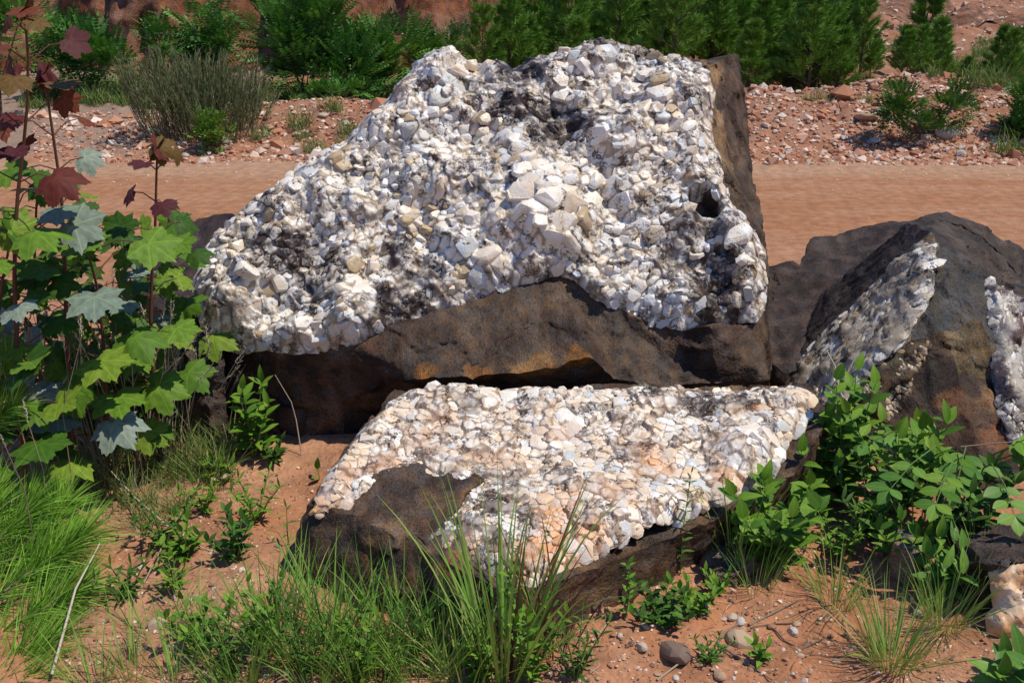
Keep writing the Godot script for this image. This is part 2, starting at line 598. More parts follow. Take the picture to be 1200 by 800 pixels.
func _ready() -> void:
	# ---- camera, sky, sun, exposure ----
	var cam := Camera3D.new()
	cam.name = "camera"
	cam.fov = rad_to_deg(2.0 * atan(400.0 / F))
	cam.position = EYE
	cam.rotation = Vector3(-PITCH, 0, 0)
	cam.near = 0.05
	cam.far = 1500.0
	add_child(cam)
	cam.current = true
	var we := WorldEnvironment.new()
	we.name = "environment"
	var env := Environment.new()
	env.background_mode = Environment.BG_SKY
	var sm := ProceduralSkyMaterial.new()
	sm.sky_top_color = Color(0.29, 0.45, 0.7)
	sm.sky_horizon_color = Color(0.79, 0.84, 0.89)
	sm.sky_curve = 0.12
	sm.ground_bottom_color = Color(0.3, 0.2, 0.14)
	sm.ground_horizon_color = Color(0.55, 0.5, 0.48)
	var sky := Sky.new()
	sky.sky_material = sm
	env.sky = sky
	env.tonemap_mode = Environment.TONE_MAPPER_LINEAR
	env.tonemap_exposure = 1.12
	env.background_energy_multiplier = 1.0
	env.sdfgi_enabled = true; env.ssao_enabled = true; env.ssil_enabled = true
	we.environment = env
	add_child(we)
	var sun := DirectionalLight3D.new()
	sun.name = "sun"
	var to_sun := Vector3(0.44, 0.9, 0.12).normalized()
	sun.look_at_from_position(to_sun * 50.0, Vector3.ZERO, Vector3.FORWARD)
	sun.light_energy = 1.15
	sun.light_angular_distance = 0.5
	sun.light_color = Color(1.0, 0.965, 0.9)
	sun.shadow_enabled = true
	add_child(sun)

	ns.noise_type = FastNoiseLite.TYPE_SIMPLEX_SMOOTH; ns.frequency = 1.0; ns.fractal_type = FastNoiseLite.FRACTAL_NONE; ns.seed = 4
	nf.noise_type = FastNoiseLite.TYPE_SIMPLEX_SMOOTH; nf.frequency = 1.0; nf.fractal_type = FastNoiseLite.FRACTAL_FBM; nf.fractal_octaves = 4; nf.seed = 21
	nr.noise_type = FastNoiseLite.TYPE_SIMPLEX_SMOOTH; nr.frequency = 1.0; nr.fractal_type = FastNoiseLite.FRACTAL_RIDGED; nr.fractal_octaves = 3; nr.seed = 33
	nc.noise_type = FastNoiseLite.TYPE_CELLULAR; nc.frequency = 1.0; nc.cellular_return_type = FastNoiseLite.RETURN_CELL_VALUE; nc.fractal_type = FastNoiseLite.FRACTAL_NONE; nc.seed = 12
	nc.domain_warp_enabled = true; nc.domain_warp_amplitude = 0.5; nc.domain_warp_frequency = 1.6; nc.domain_warp_fractal_type = FastNoiseLite.DOMAIN_WARP_FRACTAL_NONE
	ne.noise_type = FastNoiseLite.TYPE_CELLULAR; ne.frequency = 1.0; ne.cellular_return_type = FastNoiseLite.RETURN_DISTANCE2_SUB; ne.fractal_type = FastNoiseLite.FRACTAL_NONE; ne.seed = 12
	ne.domain_warp_enabled = true; ne.domain_warp_amplitude = 0.5; ne.domain_warp_frequency = 1.6; ne.domain_warp_fractal_type = FastNoiseLite.DOMAIN_WARP_FRACTAL_NONE
	rng.seed = 77
	make_materials()
	# ---- the setting ----
	rng.seed = 100; build_ground()
	rng.seed = 101; build_cliff()
	# ---- rocks ----
	rng.seed = 200; build_boulder()
	rng.seed = 300; build_slab()
	rng.seed = 400; build_right_boulder()
	rng.seed = 500; build_small_rocks()
	# ---- plants and small things ----
	build_plants()

# ---------- ground ----------
func lines(stops: Array) -> PackedFloat32Array:                         # [from, to, step at from, step at to] ...
	var out := PackedFloat32Array()
	for s in stops:
		var x: float = s[0]
		while x < s[1] - 1e-4:
			out.push_back(x)
			x += lerpf(s[2], s[3], clampf((x - s[0]) / (s[1] - s[0]), 0, 1))
	out.push_back(stops[-1][1])
	return out

func clay(x: float, z: float) -> Color:
	var d := -z
	var a := nf.get_noise_2d(x * 1.1 + 40.0, z * 1.1)
	var b := nf.get_noise_2d(x * 6.0, z * 6.0 + 11.0)
	var c := Color(0.56, 0.26, 0.14).lerp(Color(0.64, 0.36, 0.23), clampf(0.45 + a * 1.1 + b * 0.4, 0, 1))
	c = c.lerp(Color(0.27, 0.13, 0.075), clampf(b * 0.9 - 0.1, 0, 0.5))
	if d > 9.0:
		var g := smoothstep(9.0, 9.8, d)
		var left := 1.0 - smoothstep(-3.9, -3.2, x)
		var bank := Color(0.5, 0.285, 0.2).lerp(Color(0.42, 0.2, 0.12), clampf(0.5 + a * 1.2, 0, 1))
		bank = bank.lerp(Color(0.4, 0.31, 0.26), left * 0.85)
		c = c.lerp(bank, g)
	return c

func build_ground() -> void:
	var zs := lines([[0.4, 1.8, 0.08, 0.025], [1.8, 4.2, 0.02, 0.025], [4.2, 12.5, 0.03, 0.07], [12.5, 32.0, 0.08, 0.25], [32.0, 60.0, 0.3, 1.6], [60.0, 420.0, 2.0, 40.0]])
	var xs_half := lines([[0.0, 2.2, 0.02, 0.03], [2.2, 7.0, 0.04, 0.1], [7.0, 14.0, 0.12, 0.2], [14.0, 40.0, 0.3, 2.0], [40.0, 420.0, 3.0, 50.0]])
	var xs := PackedFloat32Array()
	for k in range(xs_half.size() - 1, 0, -1): xs.push_back(-xs_half[k])
	xs.append_array(xs_half)
	var mb := MB.new()
	var w := xs.size()
	for z in zs:
		for x in xs:
			mb.vert(Vector3(x, H(x, -z), -z), Vector3.UP, clay(x, -z))
	for r in zs.size() - 1:
		for k in w - 1:
			var a := r * w + k
			mb.face(a, a + 1, a + w + 1)
			mb.face(a, a + w + 1, a + w)
	# normals from the height differences
	for r in zs.size():
		for k in w:
			var a := r * w + k
			var tx := mb.v[r * w + min(k + 1, w - 1)] - mb.v[r * w + max(k - 1, 0)]
			var tz := mb.v[min(r + 1, zs.size() - 1) * w + k] - mb.v[max(r - 1, 0) * w + k]
			mb.n[a] = tx.cross(tz).normalized()
	meta(part(self, "ground", mb.mesh(Vector3.ZERO, M.earth)), "red clay ground strewn with grit", "ground", "", "structure")
	# the ground behind the photographer
	var back := MB.new()
	back.quad(Vector3(-420, -0.01, 420), Vector3(420, -0.01, 420), Vector3(420, -0.01, -0.4), Vector3(-420, -0.01, -0.4), Color(0.38, 0.18, 0.1))
	meta(part(self, "ground", back.mesh(Vector3.ZERO, M.earth)), "red clay ground on the near side", "ground", "", "structure")
	# road: a sheet just above the ground
	var rd := MB.new()
	var rz := lines([[5.0, 9.15, 0.03, 0.05]])
	var rx := lines([[-30.0, -6.0, 1.0, 0.15], [-6.0, 6.0, 0.06, 0.06], [6.0, 30.0, 0.15, 1.0]])
	for z in rz:
		for x in rx:
			var edge := 0.25 * ns.get_noise_1d(x * 1.7) + 0.1 * ns.get_noise_1d(x * 6.0)
			var zz: float = z
			if z > 8.0: zz = z + edge * (z - 8.0)
			var a := nf.get_noise_2d(x * 0.35, zz * 2.2)
			var b := nf.get_noise_2d(x * 4.0, zz * 7.0)
			var c := Color(0.5, 0.245, 0.135).lerp(Color(0.56, 0.31, 0.19), clampf(0.5 + a * 1.2 + b * 0.4, 0, 1))
			c = c.lerp(Color(0.6, 0.4, 0.28), clampf(smoothstep(8.2, 8.9, zz) * 0.7 + b * 0.3, 0, 0.8))
			c = c.lerp(Color(0.4, 0.18, 0.09), 0.5 * exp(-pow((zz - 7.25 - 0.05 * a) / 0.035, 2)) * clampf(0.6 + b * 2.0, 0, 1))
			rd.vert(Vector3(x, H(x, -zz) + 0.004 + 0.004 * b, -zz), Vector3.UP, c)
	w = rx.size()
	for r in rz.size() - 1:
		for k in w - 1:
			var a := r * w + k
			rd.face(a, a + 1, a + w + 1)
			rd.face(a, a + w + 1, a + w)
	rd.smooth()
	meta(part(self, "road", rd.mesh(Vector3.ZERO, M.road)), "orange dirt road with faint wheel ruts", "road", "", "structure")
	# the track that climbs the hillside
	var tk := MB.new()
	var path := [Vector2(12.5, 17.5), Vector2(10.3, 20.0), Vector2(9.2, 23.0), Vector2(8.9, 27.0), Vector2(9.6, 32.0), Vector2(11.0, 40.0)]
	var cv := Curve2D.new()
	for k in path.size():
		var tan: Vector2 = (path[min(k + 1, path.size() - 1)] - path[max(k - 1, 0)]) * 0.22
		cv.add_point(path[k], -tan, tan)
	var len := cv.get_baked_length()
	var n := int(len / 0.12)
	for k in n + 1:
		var p := cv.sample_baked(len * k / n)
		var q := cv.sample_baked(minf(len * k / n + 0.1, len)) - cv.sample_baked(maxf(len * k / n - 0.1, 0))
		var sd := Vector2(q.y, -q.x).normalized()
		for e in 17:
			var o := (e - 8) / 8.0 * (1.35 + 0.25 * ns.get_noise_1d(k * 0.1))
			var g := p + sd * o
			var cc := Color(0.5, 0.31, 0.22).lerp(Color(0.44, 0.24, 0.16), clampf(0.5 + nf.get_noise_2d(g.x * 1.5, g.y * 1.5) * 1.5, 0, 1))
			tk.vert(Vector3(g.x, H(g.x, -g.y) + 0.03, -g.y), Vector3.UP, cc)
	for k in n:
		for e in 16:
			var a := k * 17 + e
			tk.face(a, a + 18, a + 17)
			tk.face(a, a + 1, a + 18)
	tk.smooth()
	meta(part(self, "track", tk.mesh(Vector3.ZERO, M.far_earth)), "pale dirt track climbing the hillside behind the pines", "track", "", "structure")

func build_cliff() -> void:
	var mb := MB.new()
	var nx := 260
	var ny := 70
	for j in ny:
		var t := j / (ny - 1.0)
		for k in nx:
			var x := lerpf(-26.0, 3.0, k / (nx - 1.0))
			var y := lerpf(-0.4, 6.3, t)
			var gully := nr.get_noise_3d(x * 0.55, y * 0.12, 2.0)
			var d := cliff_d(x) + y * 0.22 - 0.9 * gully - 0.35 * nf.get_noise_3d(x * 1.6, y * 1.2, 5.0) - 0.55 * exp(-y * 1.3)
			var c := Color(0.42, 0.19, 0.11).lerp(Color(0.5, 0.29, 0.2), clampf(0.5 + nf.get_noise_3d(x * 0.9, y * 2.2, 1.0) * 1.4, 0, 1))
			c = c.lerp(Color(0.24, 0.1, 0.06), clampf(nf.get_noise_3d(x * 2.0, y * 0.6, 8.0) * 1.6, 0, 0.7))
			mb.vert(Vector3(x, y + H(x, -13.0), -d), Vector3.BACK, c)
	for j in ny - 1:
		for k in nx - 1:
			var a := j * nx + k
			mb.face(a, a + 1, a + nx + 1)
			mb.face(a, a + nx + 1, a + nx)
	mb.smooth()
	meta(part(self, "cliff", mb.mesh(Vector3.ZERO, M.far_earth)), "gullied red clay cliff behind the bushes", "cliff", "", "structure")

# ---------- the large boulder ----------
func build_boulder() -> void:
	var outline := [[217, 318], [222, 285], [245, 262], [275, 240], [300, 228], [350, 190], [400, 160], [440, 125], [470, 92], [505, 68], [530, 55], [560, 62], [600, 72], [640, 65], [680, 58], [715, 48], [760, 50], [800, 54], [826, 60], [834, 80], [838, 110], [836, 150], [848, 185], [866, 225], [884, 250], [898, 290], [904, 325], [902, 355], [892, 370], [850, 376], [800, 386], [755, 378], [715, 362], [690, 347], [672, 330], [655, 324], [630, 332], [590, 347], [560, 360], [530, 370], [495, 377], [455, 393], [425, 408], [405, 414], [385, 411], [345, 413], [310, 406], [270, 403], [240, 393], [228, 374], [221, 345]]
	var c := make_crust(at_z(300, 412, 3.3), at_z(800, 412, 3.3), at_z(600, 50, 4.15), outline)
	c.roll = 0.09; c.rollw = 0.13; c.lumps = 0.05
	c.bow = 0.09; c.bow_at = flat_at(c, 600, 300).x; c.bow_w = 1.15
	var m := 1.0 / 330.0                                                # metres for a pixel, about
	for d in [[610, 95, 32, -0.035], [655, 150, 30, -0.045], [720, 170, 40, 0.06], [560, 60, 30, -0.04], [520, 90, 40, 0.05], [700, 75, 30, 0.04], [780, 120, 45, 0.05], [640, 265, 60, 0.06], [560, 300, 50, 0.05], [470, 260, 50, -0.03], [500, 215, 45, 0.03], [400, 250, 40, 0.05], [440, 320, 28, -0.03], [470, 370, 24, -0.03], [350, 340, 50, -0.04], [270, 330, 40, 0.05], [420, 380, 30, 0.04], [700, 310, 40, -0.03], [780, 290, 30, -0.03], [835, 330, 30, -0.045], [860, 280, 30, 0.04], [800, 85, 40, -0.02], [740, 235, 30, 0.04], [845, 300, 10, -0.04]]:
		c.dents.push_back([flat_at(c, d[0], d[1]), d[2] * m, d[3]])
	var hole := flat_at(c, 824, 245)
	c.dents.push_back([hole, 0.062, -0.2])
	c.dents.push_back([hole + Vector2(0.045, -0.008), 0.045, -0.1])
	# stains that the photograph shows: [place, radius, darkness]
	var stains: Array = []
	for s in [[608, 95, 40, 1.1], [655, 155, 46, 1.05], [600, 145, 36, 1.0], [560, 120, 26, 0.55], [700, 62, 30, 0.7], [745, 60, 22, 0.6], [470, 305, 22, 0.9], [500, 330, 26, 0.8], [478, 365, 34, 1.1], [455, 390, 28, 1.1], [335, 300, 40, 0.95], [380, 320, 30, 0.75], [360, 345, 32, 0.75], [300, 285, 26, 0.55], [320, 235, 20, 0.6], [360, 200, 16, 0.55], [812, 235, 22, 0.6], [828, 275, 24, 0.9], [838, 315, 28, 1.0], [835, 350, 36, 1.1], [855, 380, 34, 0.8], [790, 300, 30, 0.7], [770, 330, 24, 0.55], [765, 255, 30, 0.5], [720, 240, 20, 0.45], [540, 140, 20, 0.4], [640, 60, 18, 0.5], [430, 215, 18, 0.45], [470, 185, 20, 0.45], [555, 235, 14, 0.6], [690, 345, 20, 0.4], [800, 75, 30, 0.45], [810, 130, 24, 0.5]]:
		stains.push_back([flat_at(c, s[0], s[1]), s[2] * m, s[3]])
	var dark := func(q: Vector2) -> float:
		var w := 0.0
		var nn := nf.get_noise_2d(q.x * 7.0, q.y * 7.0)
		for s in stains:
			var t: float = q.distance_to(s[0]) / s[1] + nn * 0.8
			w = maxf(w, s[2] * smoothstep(1.25, 0.45, t))
		return w
	var th := thing("quartz_boulder", "largest boulder, white quartz crystal crust over dark brown rock", "boulder", Vector3(0.05, 0.0, -3.7))
	# host rock
	var on := func(px: float, py: float, w: float) -> Vector3:
		var q := flat_at(c, px, py)
		return c.at(q) + c.N * w
	var deep := -0.07
	var v1: Vector3 = on.call(236, 380, deep); var v2: Vector3 = on.call(402, 408, -0.02); var v25: Vector3 = on.call(520, 370, -0.015); var v3: Vector3 = on.call(656, 326, -0.02)
	var v4: Vector3 = on.call(712, 358, -0.02); var v45: Vector3 = on.call(800, 380, -0.02); var v5: Vector3 = on.call(893, 366, -0.015); var v6: Vector3 = on.call(885, 265, -0.03)
	var v65: Vector3 = on.call(846, 170, -0.03); var v7: Vector3 = on.call(830, 66, -0.03); var v75: Vector3 = on.call(610, 90, -0.09); var v8: Vector3 = on.call(525, 76, -0.09); var v85: Vector3 = on.call(380, 186, -0.09); var v9: Vector3 = on.call(228, 300, deep)
	var k7 := at_z(860, 60, 4.66); var k65 := at_z(874, 150, 4.5); var k6 := at_z(878, 215, 4.35); var k55 := at_z(897, 272, 4.0)
	var k75 := at_z(700, 90, 4.9); var k8 := at_z(525, 105, 4.8); var k9 := at_z(245, 300, 4.4)
	var b1 := at_z(248, 440, 3.5); var b15 := at_z(300, 455, 3.42); var b2 := at_z(392, 470, 3.33); var b25 := at_z(440, 445, 3.24)
	var b3 := at_z(492, 446, 3.17); var b35 := at_z(600, 436, 3.15); var b4 := at_z(690, 424, 3.17); var b45 := at_z(712, 448, 3.26); var b5 := at_z(832, 378, 3.34); var b6 := at_z(838, 452, 3.34); var b7 := at_z(895, 450, 3.36)
	var gy := -0.12
	var g := func(px: float, py: float) -> Vector3:
		var p := at_h(px, py, 0.0)
		return Vector3(p.x, gy, p.z)
	var g1: Vector3 = g.call(258, 478); var g2: Vector3 = g.call(330, 512); var g3: Vector3 = g.call(420, 505); var g4: Vector3 = g.call(520, 490); var g5: Vector3 = g.call(700, 485); var g7: Vector3 = g.call(900, 480)
	var h7 := Vector3(1.15, gy, -4.6); var h8 := Vector3(0.0, gy, -5.0); var h9 := Vector3(-1.2, gy, -4.5)
	var P := func(a: Array) -> PackedVector3Array: return PackedVector3Array(a)
	var faces := [
		["front", P.call([v1, v2, v25, v3, v8, v85, v9])], ["front", P.call([v3, v4, v45, v5, v6, v65, v7, v75, v8])],
		["under", P.call([v1, v2, b2, b15, b1])], ["under2", P.call([v2, b25, b2])],
		["lit", P.call([v2, v25, v3, b35, b3, b25])], ["lit", P.call([v3, b4, b35])],
		["notch", P.call([v3, v4, b45, b4])], ["low", P.call([v4, v45, b5, b6, b45])], ["block", P.call([b5, v45, v5, b7, b6])],
		["foot", P.call([b1, b15, b2, g3, g2, g1])], ["foot", P.call([b2, b25, b3, g4, g3])], ["foot2", P.call([b3, b35, b4, b45, g5, g4])], ["foot2", P.call([b45, b6, b7, g7, g5])],
		["side", P.call([v7, k7, k65, v65])], ["side", P.call([v65, k65, k6, v6])], ["side", P.call([v6, k6, k55])], ["side2", P.call([v5, v6, k55])], ["side2", P.call([v5, k55, h7, g7, b7])], ["side2", P.call([k55, k6, k65, k7, h7])],
		["top", P.call([v7, v75, k75, k7])], ["top", P.call([v75, v8, k8, k75])], ["top", P.call([v8, v85, v9, k9, k8])],
		["back", P.call([k7, k75, h8, h7])], ["back", P.call([k75, k8, h8])], ["back", P.call([k8, k9, h9, h8])],
		["left", P.call([v9, v1, b1, g1, h9, k9])],
		["base", P.call([g1, g2, g3, g4, g5, g7, h7, h8, h9])]]
	var rust := [[at_z(500, 436, 3.17), 0.05, Color(0.42, 0.19, 0.05), 0.9], [at_z(560, 440, 3.16), 0.05, Color(0.4, 0.2, 0.06), 0.8], [at_z(630, 434, 3.15), 0.07, Color(0.44, 0.24, 0.08), 0.85], [at_z(678, 424, 3.16), 0.06, Color(0.46, 0.22, 0.06), 0.9], [at_z(692, 400, 3.2), 0.04, Color(0.42, 0.18, 0.05), 0.9], [at_z(440, 402, 3.27), 0.05, Color(0.25, 0.11, 0.06), 0.6], [v7.lerp(k7, 0.2), 0.12, Color(0.5, 0.34, 0.18), 0.95], [v65.lerp(k65, 0.15), 0.14, Color(0.48, 0.33, 0.18), 0.85], [v7.lerp(v65, 0.5), 0.12, Color(0.5, 0.35, 0.2), 0.85], [at_z(862, 385, 3.35), 0.08, Color(0.17, 0.11, 0.085), 0.8]]
	var paint := func(p: Vector3, _tag: String) -> Color:
		var a := nf.get_noise_3dv(p * 4.0)
		var b := nf.get_noise_3dv(p * 1.7 + Vector3(8, 3, 1))
		var col := Color(0.11, 0.077, 0.058).lerp(Color(0.235, 0.17, 0.118), clampf(0.45 + a * 1.5, 0, 1))
		col = col.lerp(Color(0.125, 0.115, 0.105), clampf(b * 1.8, 0, 0.7))
		return patchy(p, col, rust)
	part(th, "host_rock", rock_mesh(faces, 0.024, Vector3(0.022, 0.009, 0.003), paint).mesh(th.position, M.dark_rock))
	# crust
	var base_paint := func(q: Vector2) -> Color:
		var w: float = dark.call(q)
		var nn := nf.get_noise_2d(q.x * 14.0, q.y * 14.0)
		var col := Color(0.86, 0.845, 0.82).lerp(Color(0.74, 0.65, 0.53), clampf(0.25 + nn * 1.2, 0, 1))
		col = col.lerp(Color(0.22, 0.16, 0.12), smoothstep(-0.7, -0.95, ne.get_noise_2d(q.x * 24.0, q.y * 24.0)) * 0.8)
		if (q - hole).length() < 0.07: w = 1.0
		return col.lerp(Color(0.06, 0.045, 0.046), clampf(w * (0.9 + nn * 1.2), 0, 1))
	part(th, "quartz_crust", crust_mesh(c, 0.0085, base_paint).mesh(th.position, M.quartz1))
	var smooth_zones: Array = []
	for s in [[540, 95, 45], [730, 165, 40], [770, 115, 40], [640, 290, 60], [590, 320, 50], [880, 300, 36], [850, 265, 26], [600, 245, 40], [380, 215, 30], [700, 250, 40]]:
		smooth_zones.push_back([flat_at(c, s[0], s[1]), s[2] * m])
	var calm := func(q: Vector2) -> float:
		var w := 0.0
		for s in smooth_zones: w = maxf(w, smoothstep(1.3, 0.5, q.distance_to(s[0]) / s[1]))
		return w
	var corner := flat_at(c, 800, 100)
	var size := func(q: Vector2) -> float:
		if ((q - hole - Vector2(0.015, 0)) * Vector2(0.75, 1.15)).length() < 0.06: return 0.0
		if c.edge(q) < 0.014: return 0.0
		var w: float = dark.call(q)
		if w > 0.6 and rng.randf() < 0.5: return 0.0
		if float(calm.call(q)) > 0.35 and rng.randf() < 0.45: return 0.0
		if ns.get_noise_2d(q.x * 8.0 + 20.0, q.y * 8.0) > 0.3 and rng.randf() < 0.4: return 0.0
		var r := 0.0165 + 0.007 * ns.get_noise_2d(q.x * 6.0, q.y * 6.0) + 0.016 * float(calm.call(q)) - 0.004 * w
		if q.distance_to(corner) < 0.11: r *= 0.65
		r *= 1.0 + 0.55 * maxf(0, rng.randfn(0, 0.6))
		return minf(r, 0.018) if c.edge(q) < 0.06 else r
	var look := func(q: Vector2) -> Array:
		var w: float = dark.call(q)
		var s: float = calm.call(q)
		var a := nf.get_noise_2d(q.x * 3.0 + 7.0, q.y * 3.0)
		var col := Color(0.86, 0.85, 0.83)
		var t := clampf(a * 1.6 + rng.randfn(0.28, 0.3), 0, 1)
		col = col.lerp(Color(0.76, 0.63, 0.47), t * 0.7)
		if rng.randf() < 0.12: col = Color(0.62, 0.66, 0.7)
		if rng.randf() < 0.08: col = Color(0.5, 0.4, 0.27)
		col = col.lerp(Color(0.17, 0.13, 0.125), clampf(w * rng.randf_range(0.3, 1.0) - 0.12, 0, 0.85))
		var lv := 0
		var u := w + rng.randf_range(-0.12, 0.2) + nf.get_noise_2d(q.x * 9.0, q.y * 9.0 + 5.0) * 0.35
		if u > 0.22: lv = 1
		if u > 0.5: lv = 2
		if u > 0.8: lv = 3
		var fused := smoothstep(-0.25, 0.25, nf.get_noise_2d(q.x * 2.6 + 31.0, q.y * 2.6))
		return [col, lv, lerpf(0.85, 0.45, maxf(s, fused * 0.8)) * (1.0 - 0.3 * w), lerpf(0.05, 0.015, s), lerpf(-0.05, 0.2, fused) + rng.randf_range(-0.06, 0.12)]
	crystals(th, c, 0.007, 0.034, 110000, size, look, 0.5, 1.3)

# ---------- the low slab in front ----------
func build_slab() -> void:
	var outline := [[457, 464], [480, 450], [520, 447], [560, 447], [640, 452], [720, 451], [800, 450], [880, 451], [915, 452], [943, 447], [956, 457], [948, 482], [922, 510], [908, 535], [895, 552], [862, 566], [830, 580], [790, 600], [745, 620], [700, 640], [660, 658], [625, 675], [600, 672], [560, 655], [525, 640], [488, 634], [500, 607], [525, 590], [540, 572], [520, 560], [482, 560], [450, 570], [425, 576], [395, 586], [362, 586], [375, 562], [398, 530], [430, 492]]
	var c := make_crust(at_z(480, 450, 3.02), at_z(930, 450, 3.08), at_z(600, 680, 2.16), outline)
	if c.N.y < 0: c.N = -c.N; c.B = c.N.cross(c.A)
	c.line.clear()
	for q in outline: c.line.push_back(flat_at(c, q[0], q[1]))
	c.roll = 0.035; c.rollw = 0.05; c.lumps = 0.018
	var m := 1.0 / 385.0
	for d in [[470, 500, 40, 0.02], [870, 520, 40, 0.03], [820, 470, 40, -0.02], [640, 540, 60, -0.012], [930, 470, 25, 0.015], [720, 600, 60, 0.012], [540, 470, 40, 0.012]]:
		c.dents.push_back([flat_at(c, d[0], d[1]), d[2] * m, d[3]])
	var stains: Array = []
	for s in [[770, 458, 30, 0.9], [815, 470, 36, 0.95], [870, 470, 28, 0.8], [840, 455, 20, 0.7], [700, 480, 26, 0.5], [545, 475, 22, 0.55], [490, 470, 18, 0.5], [560, 590, 34, 0.75], [600, 600, 34, 0.55], [530, 630, 36, 0.7], [590, 560, 26, 0.45], [640, 540, 22, 0.4], [570, 640, 34, 0.6], [735, 525, 22, 0.35], [900, 500, 18, 0.5]]:
		stains.push_back([flat_at(c, s[0], s[1]), s[2] * m, s[3]])
	var rusty: Array = []
	for s in [[365, 580, 26, 1.0], [400, 560, 24, 0.6], [450, 545, 18, 0.7], [500, 520, 20, 0.5], [520, 490, 22, 0.4], [760, 540, 30, 0.8], [650, 600, 30, 0.8], [640, 640, 34, 0.9], [690, 630, 26, 0.7], [600, 665, 30, 0.8], [860, 555, 22, 0.8], [890, 480, 14, 0.9], [580, 540, 20, 0.5], [720, 580, 30, 0.5], [540, 640, 22, 0.6], [655, 500, 22, 0.5]]:
		rusty.push_back([flat_at(c, s[0], s[1]), s[2] * m, s[3]])
	var field := func(q: Vector2, list: Array, freq: float) -> float:
		var w := 0.0
		var nn := nf.get_noise_2d(q.x * freq, q.y * freq + 3.0)
		for s in list: w = maxf(w, s[3 - 1] * smoothstep(1.25, 0.45, q.distance_to(s[0]) / s[1] + nn * 0.8))
		return w
	var th := thing("quartz_slab", "low flat slab topped with white and orange quartz, before the largest boulder", "boulder", Vector3(0.1, 0.0, -2.6))
	var on := func(px: float, py: float, w: float) -> Vector3:
		var d := ray(px, py)
		return EYE + d * ((c.o + c.N * w - EYE).dot(c.N) / d.dot(c.N))
	var t1: Vector3 = on.call(462, 460, -0.06); var t2: Vector3 = on.call(700, 455, -0.06); var t3: Vector3 = on.call(950, 454, -0.06); var t4: Vector3 = on.call(966, 486, -0.03); var t5: Vector3 = on.call(926, 560, -0.06)
	var t6: Vector3 = on.call(782, 628, -0.06); var t7: Vector3 = on.call(610, 706, -0.06); var t8: Vector3 = on.call(516, 646, -0.012); var t9: Vector3 = on.call(430, 614, -0.016); var t10: Vector3 = on.call(356, 594, -0.06); var t11: Vector3 = on.call(400, 530, -0.06); var tm: Vector3 = on.call(548, 565, -0.006); var tml: Vector3 = on.call(555, 555, -0.08)
	var g := func(px: float, py: float, h := -0.06) -> Vector3:
		var p := at_h(px, py, 0.0)
		return Vector3(p.x, h, p.z)
	var f1: Vector3 = g.call(335, 668); var f2: Vector3 = g.call(395, 712); var f3: Vector3 = g.call(500, 750); var f4: Vector3 = g.call(612, 762); var f5: Vector3 = g.call(722, 716); var f6: Vector3 = g.call(820, 652); var f7: Vector3 = g.call(905, 600); var f8: Vector3 = g.call(985, 520)
	var r1: Vector3 = g.call(420, 520); var r2: Vector3 = g.call(700, 500); var r3: Vector3 = g.call(940, 498)
	var rim: Array = []                                                 # the torn edge of the brown skin
	for q in [[438, 551, -0.012], [466, 549, -0.004], [490, 540, -0.008], [520, 546, -0.004], [545, 552, -0.01], [557, 566, -0.012], [541, 581, -0.006], [533, 598, -0.01], [516, 612, -0.006], [520, 630, -0.01]]: rim.push_back(on.call(q[0], q[1], q[2]))
	var P := func(a: Array) -> PackedVector3Array: return PackedVector3Array(a)
	var faces := [["top", P.call([t1, t2, t3, t4, t5, t6, t7, t8, tml, t11])], ["topb", P.call([t11] + rim + [t8, t9, t10])],
		["fl", P.call([t10, t9, f2, f1])], ["fl2", P.call([t9, t8, f3, f2])], ["fl3", P.call([t8, t7, f4, f3])],
		["fr", P.call([t7, t6, f5, f4])], ["fr", P.call([t6, t5, f7, f6, f5])], ["fr2", P.call([t5, t4, f8, f7])],
		["back", P.call([t11, t10, f1, r1])], ["back", P.call([t1, t11, r1])], ["back", P.call([t1, t2, r2, r1])], ["back", P.call([t2, t3, r3, r2])], ["back", P.call([t3, t4, f8, r3])],
		["base", P.call([f1, f2, f3, f4, f5, f6, f7, f8, r3, r2, r1])]]
	var round_rim: Array = [t11] + rim + [t8]
	for k in round_rim.size() - 1:
		faces.push_back(["rim", PackedVector3Array([round_rim[k], round_rim[k + 1], round_rim[k + 1] - c.N * 0.08, round_rim[k] - c.N * 0.08])])
	var tan := [[on.call(560, 575, 0.0), 0.07, Color(0.25, 0.16, 0.085), 0.8], [on.call(440, 640, -0.1), 0.06, Color(0.5, 0.27, 0.13), 0.85], [on.call(530, 660, -0.06), 0.06, Color(0.4, 0.22, 0.11), 0.8], [on.call(480, 630, -0.02), 0.05, Color(0.24, 0.15, 0.09), 0.6], [at_z(600, 720, 2.2), 0.06, Color(0.42, 0.26, 0.15), 0.7], [at_z(450, 680, 2.35), 0.07, Color(0.3, 0.18, 0.1), 0.6]]
	var paint := func(p: Vector3, _tag: String) -> Color:
		var a := nf.get_noise_3dv(p * 6.0)
		var b := nf.get_noise_3dv(p * 2.2 + Vector3(4, 0, 6))
		var col := Color(0.125, 0.088, 0.064).lerp(Color(0.27, 0.185, 0.117), clampf(0.45 + a * 1.5, 0, 1))
		col = col.lerp(Color(0.105, 0.085, 0.082), clampf(b * 2.0, 0, 0.75))
		return patchy(p, col, tan)
	part(th, "host_rock", rock_mesh(faces, 0.02, Vector3(0.014, 0.007, 0.0025), paint).mesh(th.position, M.dark_rock))
